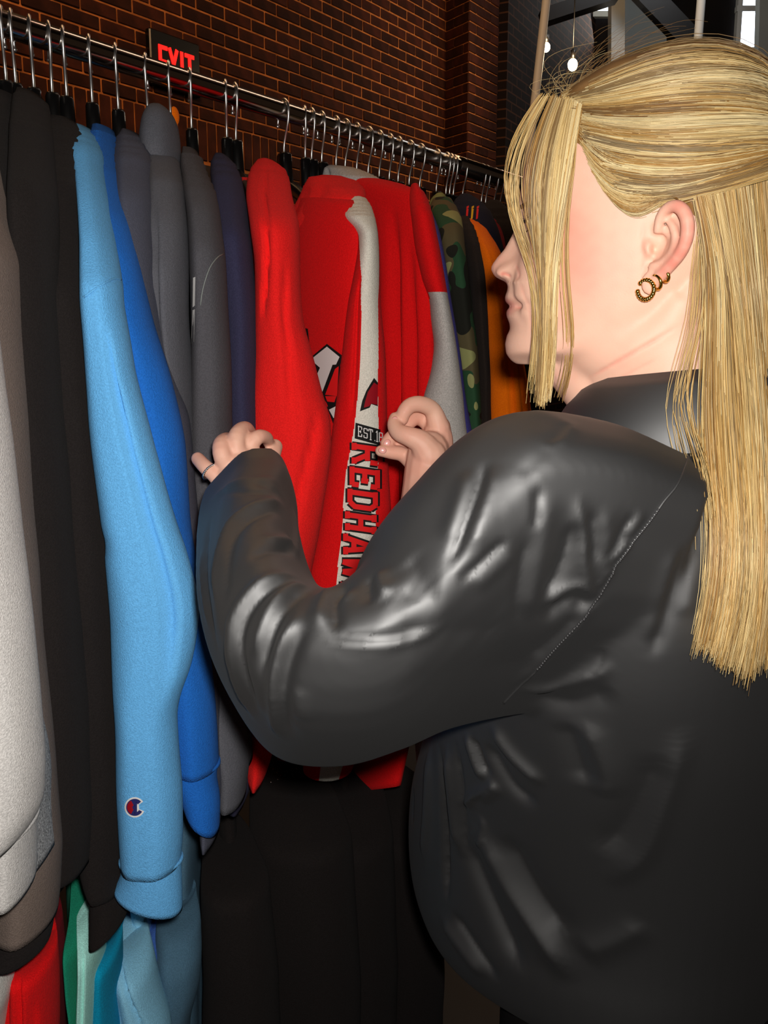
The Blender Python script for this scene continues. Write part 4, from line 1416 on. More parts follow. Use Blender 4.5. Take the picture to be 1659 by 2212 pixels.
head_parts.append(tube([E(1420, 505, 0.004), E(1424, 478, 0.006), E(1434, 457, 0.008), E(1452, 445, 0.010), E(1470, 449, 0.012), E(1482, 467, 0.013), E(1486, 492, 0.013), E(1482, 520, 0.012), E(1470, 547, 0.010), E(1452, 570, 0.008), E(1433, 590, 0.006), E(1414, 608, 0.004)],
                       [0.003, 0.0034, 0.0038, 0.0042, 0.0046, 0.0048, 0.0048, 0.0046, 0.0044, 0.0042, 0.0044, 0.0045], 14, 48))
head_parts.append(tube([E(1440, 470, 0.006), E(1452, 488, 0.007), E(1459, 510, 0.0075), E(1456, 535, 0.007), E(1445, 553, 0.006), E(1430, 566, 0.005)], [0.002, 0.0028, 0.0032, 0.0032, 0.003, 0.0025], 12, 30))
head_parts.append(tube([E(1430, 492, 0.001), E(1440, 500, 0.0015), E(1448, 512, 0.001)], [0.0025, 0.0028, 0.002], 12, 14))
head_parts.append(tube([E(1396, 520, -0.002), E(1401, 532, 0.001), E(1405, 541, 0.002), E(1398, 552, -0.002)], [0.0035, 0.0042, 0.0036, 0.003], 12, 14))
head_parts.append(tube([E(1404, 572, 0.003), E(1415, 575, 0.004), E(1430, 570, 0.004)], [0.003, 0.0034, 0.003], 12, 12))
head_parts.append(ball(E(1405, 612, 0.003), (0.0072, 0.0036, 0.0090), 16, 10, np.array([HF, HL, ZU])))
# ear plate joining it to the skull
head_parts.append(tube([E(1455, 460, 0.002), E(1462, 505, 0.002), E(1440, 560, 0.001), E(1415, 595, 0.0)], [0.003, 0.0042, 0.0042, 0.0045], 16, 24))
head_parts.append(tube([E(1455, 470, -0.008), E(1460, 510, -0.008), E(1435, 565, -0.006)], [0.006, 0.008, 0.008], 16, 18))


def remeshed(parts, voxel, smooth_it=4, fac=0.5):
    V, Fc = merge(*parts)
    me = bpy.data.meshes.new('tmp')
    me.from_pydata([tuple(map(float, v)) for v in V], [], Fc)
    ob = bpy.data.objects.new('tmp', me)
    COL.objects.link(ob)
    m = ob.modifiers.new('r', 'REMESH')
    m.mode = 'VOXEL'
    m.voxel_size = voxel
    if smooth_it:
        s = ob.modifiers.new('s', 'SMOOTH')
        s.factor = fac
        s.iterations = smooth_it
    dg = bpy.context.evaluated_depsgraph_get()
    out = bpy.data.meshes.new_from_object(ob.evaluated_get(dg))
    bpy.data.objects.remove(ob)
    co = np.empty(len(out.vertices) * 3)
    out.vertices.foreach_get('co', co)
    co = co.reshape(-1, 3)
    fc = [tuple(p.vertices) for p in out.polygons]
    bpy.data.meshes.remove(out)
    return co, fc


head_v, head_f = remeshed(head_parts, 0.0014, 0)


def relax(v, f, weight, it):
    """Laplacian smoothing with a weight per vertex"""
    e = np.array([(q[i], q[(i + 1) % len(q)]) for q in f for i in range(len(q))])
    v = v.copy()
    deg = np.bincount(e[:, 0], minlength=len(v)).astype(float)[:, None]
    for _ in range(it):
        acc = np.zeros_like(v)
        for c in range(3):
            acc[:, c] = np.bincount(e[:, 0], weights=v[e[:, 1], c], minlength=len(v))
        v += (acc / deg - v) * weight[:, None]
    return v


rl = head_v - HO
wgt_ = np.full(len(head_v), 0.30)
head_v = relax(head_v, head_f, wgt_, 4)
# hollows of the ear
for (x, y, o_, dep, rad_) in ((1417, 538, 0.003, 0.0065, 0.0034), (1436, 535, 0.004, 0.0030, 0.0060), (1405, 564, 0.003, 0.0032, 0.0030), (1446, 470, 0.006, 0.0018, 0.0035)):
    dd_ = np.linalg.norm(head_v - E(x, y, o_), axis=1)
    head_v = head_v - np.outer(dep * np.exp(-(dd_ / rad_) ** 2), HL)
# the jaw-to-neck transition is soft
wj = np.exp(-((rl[:, 2] + 0.075) / 0.035) ** 2) * (rl @ HF < 0.065) * 0.6
head_v = relax(head_v, head_f, wj, 60)

# creases of the turned neck
hb0 = BVHTree.FromPolygons(head_v.tolist(), head_f)
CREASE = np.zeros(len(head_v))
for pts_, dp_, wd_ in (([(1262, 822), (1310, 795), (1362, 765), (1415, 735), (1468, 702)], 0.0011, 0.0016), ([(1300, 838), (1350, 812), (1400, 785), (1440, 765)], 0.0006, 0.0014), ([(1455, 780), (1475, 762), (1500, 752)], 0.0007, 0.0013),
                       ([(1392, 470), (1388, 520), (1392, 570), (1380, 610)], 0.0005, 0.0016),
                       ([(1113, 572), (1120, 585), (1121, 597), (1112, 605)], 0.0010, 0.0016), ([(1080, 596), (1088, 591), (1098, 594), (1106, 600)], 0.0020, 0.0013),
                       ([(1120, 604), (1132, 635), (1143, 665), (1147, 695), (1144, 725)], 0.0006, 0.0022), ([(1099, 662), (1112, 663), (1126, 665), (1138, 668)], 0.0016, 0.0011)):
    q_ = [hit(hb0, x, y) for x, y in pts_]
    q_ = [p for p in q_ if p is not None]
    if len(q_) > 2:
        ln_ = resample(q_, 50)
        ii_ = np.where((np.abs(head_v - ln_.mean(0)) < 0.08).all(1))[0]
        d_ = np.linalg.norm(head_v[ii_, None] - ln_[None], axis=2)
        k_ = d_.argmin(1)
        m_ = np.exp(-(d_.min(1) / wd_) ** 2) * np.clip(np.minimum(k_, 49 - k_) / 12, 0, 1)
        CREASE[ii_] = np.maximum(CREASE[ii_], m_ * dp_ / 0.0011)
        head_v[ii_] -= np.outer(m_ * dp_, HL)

# ---------------------------------------------------------------- hands
def chain(pts, n=18, ns=14):
    """finger / limb: (px, py, z, radius)"""
    p = [PZ(q[0], q[1], q[2]) for q in pts]
    r = [q[3] for q in pts]
    v, f = tube(p, r, ns, n)
    a, b = ball(p[-1], r[-1], 12, 8), ball(p[0], r[0], 12, 8)
    return merge((v, f), a, b)


LZ = 0.835
left_hand = [
    chain([(478, 1040, LZ - .01, .0085), (462, 1024, LZ - .012, .0072), (445, 1010, LZ - .010, .0068), (427, 991, LZ, .0062)]),                                     # little finger, ring on it
    chain([(500, 1020, LZ - .005, .0095), (480, 985, LZ - .016, .0082), (478, 962, LZ - .010, .0080), (490, 951, LZ + .012, .0074), (500, 955, LZ + .035, .0066)]),
    chain([(525, 1005, LZ, .0095), (510, 968, LZ - .008, .0084), (512, 942, LZ - .004, .0082), (528, 927, LZ + .016, .0076), (540, 936, LZ + .040, .0066)]),
    chain([(548, 1000, LZ + .005, .0095), (540, 965, LZ + .002, .0082), (556, 945, LZ + .004, .0070), (574, 945, LZ + .020, .0062), (580, 955, LZ + .035, .0056)]),
    chain([(560, 1020, LZ + .02, .0105), (585, 985, LZ + .035, .0088), (594, 965, LZ + .045, .0075)]),                                                                 # thumb behind the red cloth
    chain([(545, 1075, LZ - .02, .022), (530, 1035, LZ - .008, .022), (515, 1000, LZ, .017)]),
    chain([(505, 1035, LZ - .01, .016), (535, 1010, LZ, .018), (550, 1000, LZ + .005, .014)]),
]
RZ = 0.93
right_hand = [
    chain([(912, 1100, RZ - .02, .0225), (915, 1060, RZ - .012, .0215), (922, 1015, RZ - .004, .0225), (926, 975, RZ, .021)]),                                     # wrist, heel
    chain([(935, 1000, RZ + .012, .020), (944, 950, RZ + .014, .017), (946, 925, RZ + .014, .0135)]),                                                                 # outer palm
    chain([(928, 985, RZ - .012, .0175), (908, 955, RZ - .018, .0125), (882, 942, RZ - .02, .0098), (862, 934, RZ - .016, .0088), (852, 917, RZ - .01, .0076), (853, 903, RZ - .006, .006)]),   # thumb
    chain([(948, 925, RZ + .010, .0118), (934, 886, RZ + .004, .0090), (908, 873, RZ - .004, .0084), (886, 876, RZ - .008, .0080), (872, 892, RZ - .010, .0074), (869, 906, RZ - .008, .0064)]),   # forefinger over the thumb
    chain([(940, 940, RZ + .022, .011), (922, 912, RZ + .022, .0085), (900, 902, RZ + .018, .0080), (884, 912, RZ + .012, .0075), (872, 926, RZ + .008, .0066)]),
    chain([(920, 985, RZ + .024, .011), (892, 968, RZ + .022, .0088), (864, 950, RZ + .016, .0080), (848, 944, RZ + .012, .0076), (834, 958, RZ + .008, .0064)]),
    chain([(912, 1025, RZ + .016, .012), (892, 1000, RZ + .016, .0095), (868, 981, RZ + .010, .0078), (845, 977, RZ + .006, .0072), (822, 974, RZ + .002, .0058)]),
]
lh_v, lh_f = remeshed(left_hand, 0.0014, 5, 0.5)
rh_v, rh_f = remeshed(right_hand, 0.0014, 5, 0.5)

# ---------------------------------------------------------------- body under the clothes
BYAW = math.radians(44)
BF = np.array([-math.cos(BYAW), math.sin(BYAW), 0.0])
BL_ = np.array([-math.sin(BYAW), -math.cos(BYAW), 0.0])
NB = H(-0.044, 0.0, -0.128)           # base of the neck
SHL = NB + BL_ * 0.130 - ZU * 0.055
SHR = NB - BL_ * 0.130 - ZU * 0.055
ELL = PZ(640, 1440, 0.60)
WRL = PZ(535, 1050, 0.815)
WRR = PZ(914, 1085, 0.915)
ELR = SHR * 0.42 + WRR * 0.58 + np.array([0.05, 0.05, -0.14])
PEL = NB * [1, 1, 0] + np.array([0.035, 0.15, 0.90])


def ell_rings(rows, ns=48):
    """rows: (centre, half along BF, half along BL)"""
    V = []
    for row in rows:
        c, a, b = row[:3]
        lift = row[3] if len(row) > 3 else 0.0
        for j in range(ns):
            t = 2 * math.pi * j / ns
            ct, st = math.copysign(abs(math.cos(t)) ** 0.82, math.cos(t)), math.copysign(abs(math.sin(t)) ** 0.82, math.sin(t))
            V.append(np.asarray(c) + BF * a * ct + BL_ * b * st + ZU * lift * math.sin(t) ** 2)
    return V, ring_faces(len(rows), ns)


def cz(z, df=0.0):
    k = max(0.0, min(1.0, (1.40 - z) / 0.50))
    return np.array([*(NB + BF * df)[:2], z]) + np.array([0.035, 0.15, 0.0]) * smooth(k)


torso_rows = [(cz(NB[2] + 0.005), 0.055, 0.062), (cz(NB[2] - 0.03), 0.058, 0.085), (cz(NB[2] - 0.08, .01), 0.075, 0.125), (cz(NB[2] - 0.2, .015), 0.095, 0.14), (cz(1.10, .01), 0.10, 0.135), (cz(0.98), 0.11, 0.15), (cz(0.88), 0.12, 0.16), (cz(0.80), 0.11, 0.155)]
body_parts = [ell_rings(torso_rows),
              tube([SHL, PZ(1000, 1230, 0.625), PZ(760, 1400, 0.620), PZ(640, 1410, 0.630), PZ(575, 1340, 0.660), PZ(540, 1180, 0.735), PZ(538, 1060, 0.805)], [0.038, 0.035, 0.032, 0.030, 0.029, 0.026, 0.022], 20, 50),
              tube([SHR, lerp(SHR, ELR, .5), ELR, lerp(ELR, WRR, .5), WRR], [0.046, 0.042, 0.036, 0.034, 0.024], 20, 40)]
for sgn in (-1, 1):
    hipc = PEL + BL_ * 0.085 * sgn
    ft = PEL * [1, 1, 0] + BL_ * 0.10 * sgn
    body_parts.append(tube([hipc, lerp(hipc, ft + ZU * 0.08, .5), ft + ZU * 0.08], [0.088, 0.055, 0.036], 20, 30))
    body_parts.append(tube([ft + ZU * 0.045 - BF * 0.04, ft + ZU * 0.035 + BF * 0.05, ft + ZU * 0.028 + BF * 0.15], [0.036, 0.034, 0.022], 16, 14))
body_v, body_f = remeshed(body_parts, 0.008, 3, 0.5)

person = thing('person', 'blonde person in a black satin blouse parting sweatshirts on the rack', 'person', PEL * [1, 1, 0])
BV = np.vstack([head_v, lh_v, rh_v, body_v])
nb_ = [0, len(head_v), len(head_v) + len(lh_v), len(head_v) + len(lh_v) + len(rh_v)]
BFc = list(head_f) + [tuple(i + nb_[1] for i in f) for f in lh_f] + [tuple(i + nb_[2] for i in f) for f in rh_f] + [tuple(i + nb_[3] for i in f) for f in body_f]
# skin tint: pinker cheeks, nose, ear rim and knuckles; lips
SK = np.array(lin((220, 173, 150)))
PINK = np.array(lin((214, 122, 106)))
LIP = np.array(lin((180, 98, 92)))
rel = BV - HO
fu, fl_, ff_ = rel[:, 2], rel @ HL, rel @ HF
w = np.zeros(len(BV))
w += 0.45 * np.exp(-((ff_ - 0.055) / 0.026) ** 2 - ((fu + 0.014) / 0.024) ** 2)
w += 0.40 * np.exp(-((ff_ - 0.062) / 0.020) ** 2 - ((fu - 0.018) / 0.016) ** 2)
nt_ = H(*[to_mid(1062, 580)[0], 0, to_mid(1062, 580)[1]])
w += 0.35 * np.exp(-(np.linalg.norm(BV - nt_, axis=1) / 0.016) ** 2)
for q in ((1470, 449), (1482, 467), (1486, 492), (1482, 520), (1470, 547), (1452, 570), (1434, 590)):
    w = np.maximum(w, 0.8 * np.exp(-(np.linalg.norm(BV - E(*q, 0.013), axis=1) / 0.0075) ** 2))
w[nb_[1]:nb_[3]] = 0.16 + 0.14 * vnoise(BV[nb_[1]:nb_[3]], 60, 3)
w += 0.10 * vnoise(BV, 70, 9) + 0.06 * vnoise(BV, 260, 4)
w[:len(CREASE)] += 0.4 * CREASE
w = np.clip(w, 0, 1)[:, None]
colr = SK * (1 - w) + PINK * w
ul = to_mid(1091, 645)[1]
ll = to_mid(1095, 684)[1]
lw = np.exp(-(np.clip(np.abs(fu - (ul + ll) / 2) - 0.0045, 0, 1) / 0.0022) ** 2) * (np.abs(fl_) < 0.024) * (ff_ > 0.075) * np.clip((0.0245 - np.abs(fl_)) / 0.008, 0, 1)
colr = colr * (1 - 0.62 * lw[:, None]) + LIP * 0.62 * lw[:, None]
me = bpy.data.meshes.new('body')
me.from_pydata(BV.tolist(), [], BFc)
body = link_data('body', me, 'skin', person, colors=np.c_[colr, np.ones(len(colr))], attr='tint')
hb = BVHTree.FromPolygons(head_v.tolist(), head_f)

# eyes, lashes, brow
for sgn in (1, -1):
    ec = H(to_mid(1133, 505)[0] - 0.016, 0.029 * sgn, 0.0245)
    e = link_mesh('eye', *ball(ec, 0.0112, 16, 12), 'eye_white', person)
    link_mesh('iris', *ball(ec + HF * 0.0085, (0.0045, 0.0045, 0.0045), 12, 8), 'lash', e)
    V = []
    parts = []
    for k in range(12):
        a = lerp(-0.9, 1.1, k / 11)
        p0 = ec + HF * 0.0112 * math.cos(a) + HL * sgn * 0.0112 * math.sin(a) + ZU * 0.003
        dd = unit(HF * math.cos(a) + HL * sgn * math.sin(a) + ZU * -0.1)
        parts.append(tube([p0, p0 + dd * 0.005 - ZU * 0.001, p0 + dd * 0.0085 + ZU * 0.002], [0.0004, 0.0003, 0.0001], 5))
    link_mesh('eyelashes', *merge(*parts), 'lash', person)

lp_ = [hit(hb, x, y, 0.0008) for x, y in ((1146, 496), (1140, 498), (1135, 503), (1132, 510), (1131, 516))]
lp_ = [p for p in lp_ if p is not None]
if len(lp_) > 2:
    link_mesh('eyelashes', *tube(lp_, [0.0007, 0.0006, 0.0005, 0.0004, 0.0002][:len(lp_)], 6, 14), 'lash', person)
bp_ = [hit(hb, x, y, 0.0006) for x, y in ((1120, 452), (1132, 444), (1150, 440), (1172, 444))]
bp_ = [p for p in bp_ if p is not None]
if len(bp_) > 2:
    link_mesh('eyebrow', *tube(bp_, [0.0012, 0.0020, 0.0018, 0.0008][:len(bp_)], 8, 16), 'brow', person)
# ---------------------------------------------------------------- jewellery
def ring_path(c, ax, n0, r, k=28, a0=0.0, a1=2 * math.pi):
    ax = unit(ax)
    n0 = unit(n0 - ax * (n0 @ ax))
    m0 = np.cross(ax, n0)
    return [c + r * (math.cos(a) * n0 + math.sin(a) * m0) for a in np.linspace(a0, a1, k)]


ring_c = PZ(454, 1019, LZ - .0112)
ax = PZ(427, 991, LZ) - PZ(478, 1040, LZ - .01)
rp = ring_path(ring_c, ax, np.array([0, 0, 1.0]), 0.0078, 27)
link_mesh('finger_ring', *merge(tube(rp, 0.0008, 6), *[ball(p, 0.00125, 8, 5) for p in rp[:-1]]), 'silver', person)
# earrings: twisted hoop and two plain huggies
hc = E(1395, 626, 0.006)
hp_ = ring_path(hc, HL * 0.8 + HF * 0.6, ZU, 0.0066, 40, math.radians(-262), math.radians(52))
bpv = []
for i in range(0, 40, 2):
    bpv.append(ball(hp_[i], (0.0018, 0.0018, 0.0018), 8, 6))
link_mesh('hoop_earring', *merge(tube(hp_, 0.0015, 8), *bpv), 'gold', person)
for cx_, cy_, rr in ((1418, 606, 0.0048), (1436, 592, 0.0040)):
    c_ = E(cx_, cy_ + 4, 0.006)
    link_mesh('small_earring', *tube(ring_path(c_, HF * 0.75 - ZU * 0.3 + HL * 0.5, ZU, rr, 30), 0.0012, 10), 'gold', person)
# nails on the right hand
for (x, y, z, dx, dy) in ((836, 957, RZ + .002, -6, 8), (826, 973, RZ - .004, -10, -1), (853, 908, RZ - .014, 1, -9)):
    link_mesh('nail', *ball(PZ(x, y, z), (0.0042, 0.0012, 0.0034), 10, 6, np.array([unit(PZ(x + dx, y + dy, z) - PZ(x, y, z)), unit(-ray(x, y)), np.cross(unit(PZ(x + dx, y + dy, z) - PZ(x, y, z)), unit(-ray(x, y)))])), 'nail', person)

# ---------------------------------------------------------------- blouse
GC = [-1.0, -0.985, -0.95, -0.88, -0.72, -0.45, -0.2, 0.05, 0.35, 0.65, 0.88, 0.96, 1.0]
GD = [0.0, 0.38, 0.64, 0.82, 0.94, 1.0, 1.0, 0.90, 0.66, 0.42, 0.22, 0.12, 0.0]


def px_rings(rows, ns=96):
    """rows: (A, B, z, b): image end points of a cloth section, depth of its middle, half thickness"""
    C, A1 = [], []
    for (a, b_, za, zb, th) in rows:
        pa, pb = PZ(*a, za), PZ(*b_, zb)
        C.append((pa + pb) / 2)
        A1.append((pb - pa) / 2)
    C, A1 = np.array(C), np.array(A1)
    T = np.array([r[4] for r in rows])
    q = resample(np.c_[C, A1, T], len(rows) * 7)
    C, A1, T = q[:, :3], q[:, 3:6], q[:, 6]
    tan = np.gradient(C, axis=0)
    V = []
    for i in range(len(C)):
        t = unit(tan[i] - unit(A1[i]) * (tan[i] @ unit(A1[i])))
        a2 = unit(np.cross(A1[i], t)) * T[i]
        if a2 @ (CAM - C[i]) < 0:
            a2 = -a2
        for j in range(ns):
            an = 2 * math.pi * j / ns
            c, sn = math.cos(an), math.sin(an)
            if sn >= 0:      # side seen: flat upper face, lower half falling away
                dep = np.interp(c, GC, GD)
            else:
                dep = sn
            V.append(C[i] + A1[i] * c + a2 * dep)
    return V, ring_faces(len(C), ns)


sleeveL = px_rings([
    ((1490, 985), (1230, 1530), 0.620, 0.690, 0.050),
    ((1320, 912), (1100, 1545), 0.588, 0.695, 0.052),
    ((1110, 903), (960, 1575), 0.568, 0.682, 0.054),
    ((960, 1033), (850, 1620), 0.560, 0.672, 0.054),
    ((830, 1210), (720, 1650), 0.565, 0.662, 0.054),
    ((735, 1262), (590, 1625), 0.582, 0.655, 0.052),
    ((692, 1268), (485, 1475), 0.612, 0.645, 0.050),
    ((662, 1225), (436, 1330), 0.660, 0.680, 0.050),
    ((642, 1130), (424, 1190), 0.732, 0.738, 0.048),
    ((640, 1085), (430, 1105), 0.780, 0.780, 0.044),
    ((625, 1025), (441, 1066), 0.805, 0.805, 0.036)])
sleeveR = tube([SHR + ZU * 0.0, lerp(SHR, ELR, .5), ELR, lerp(ELR, WRR, .55), lerp(ELR, WRR, 0.93)], [0.085, 0.08, 0.07, 0.055, 0.040], 28, 50)
bl_rows = [(NB[2] + 0.022, -.005, 0.066, 0.072, 0), (NB[2] - 0.005, -.002, 0.076, 0.095, 0), (NB[2] - 0.035, .0, 0.094, 0.135, 0), (NB[2] - 0.09, .012, 0.118, 0.178, 0), (1.24, .02, 0.138, 0.192, 0),
           (1.16, .032, 0.158, 0.195, 0), (1.08, .048, 0.176, 0.198, 0), (1.00, .058, 0.192, 0.20, 0.005), (0.92, .06, 0.195, 0.20, 0.012), (0.86, .055, 0.188, 0.195, 0.02), (0.82, .045, 0.170, 0.185, 0.025), (0.805, .03, 0.14, 0.165, 0.025)]
q_ = resample([(r[0], r[1], 0, r[2], r[3], r[4]) for r in bl_rows], 60)
bl_rows = [(cz(r[0], r[1]), r[3], r[4], r[5]) for r in q_]
blouse_v, blouse_f = remeshed([sleeveL, sleeveR, ell_rings(bl_rows, 64)], 0.0028, 12, 0.5)

# folds pressed into the satin: (pixels along the fold, height, width)
bl_bvh = BVHTree.FromPolygons(blouse_v.tolist(), blouse_f)


def vert_normals(v, f):
    me = bpy.data.meshes.new('t')
    me.from_pydata(v.tolist(), [], f)
    n = np.empty(len(v) * 3, dtype=np.float32)
    me.vertex_normals.foreach_get('vector', n)
    bpy.data.meshes.remove(me)
    return n.reshape(-1, 3).astype(float)


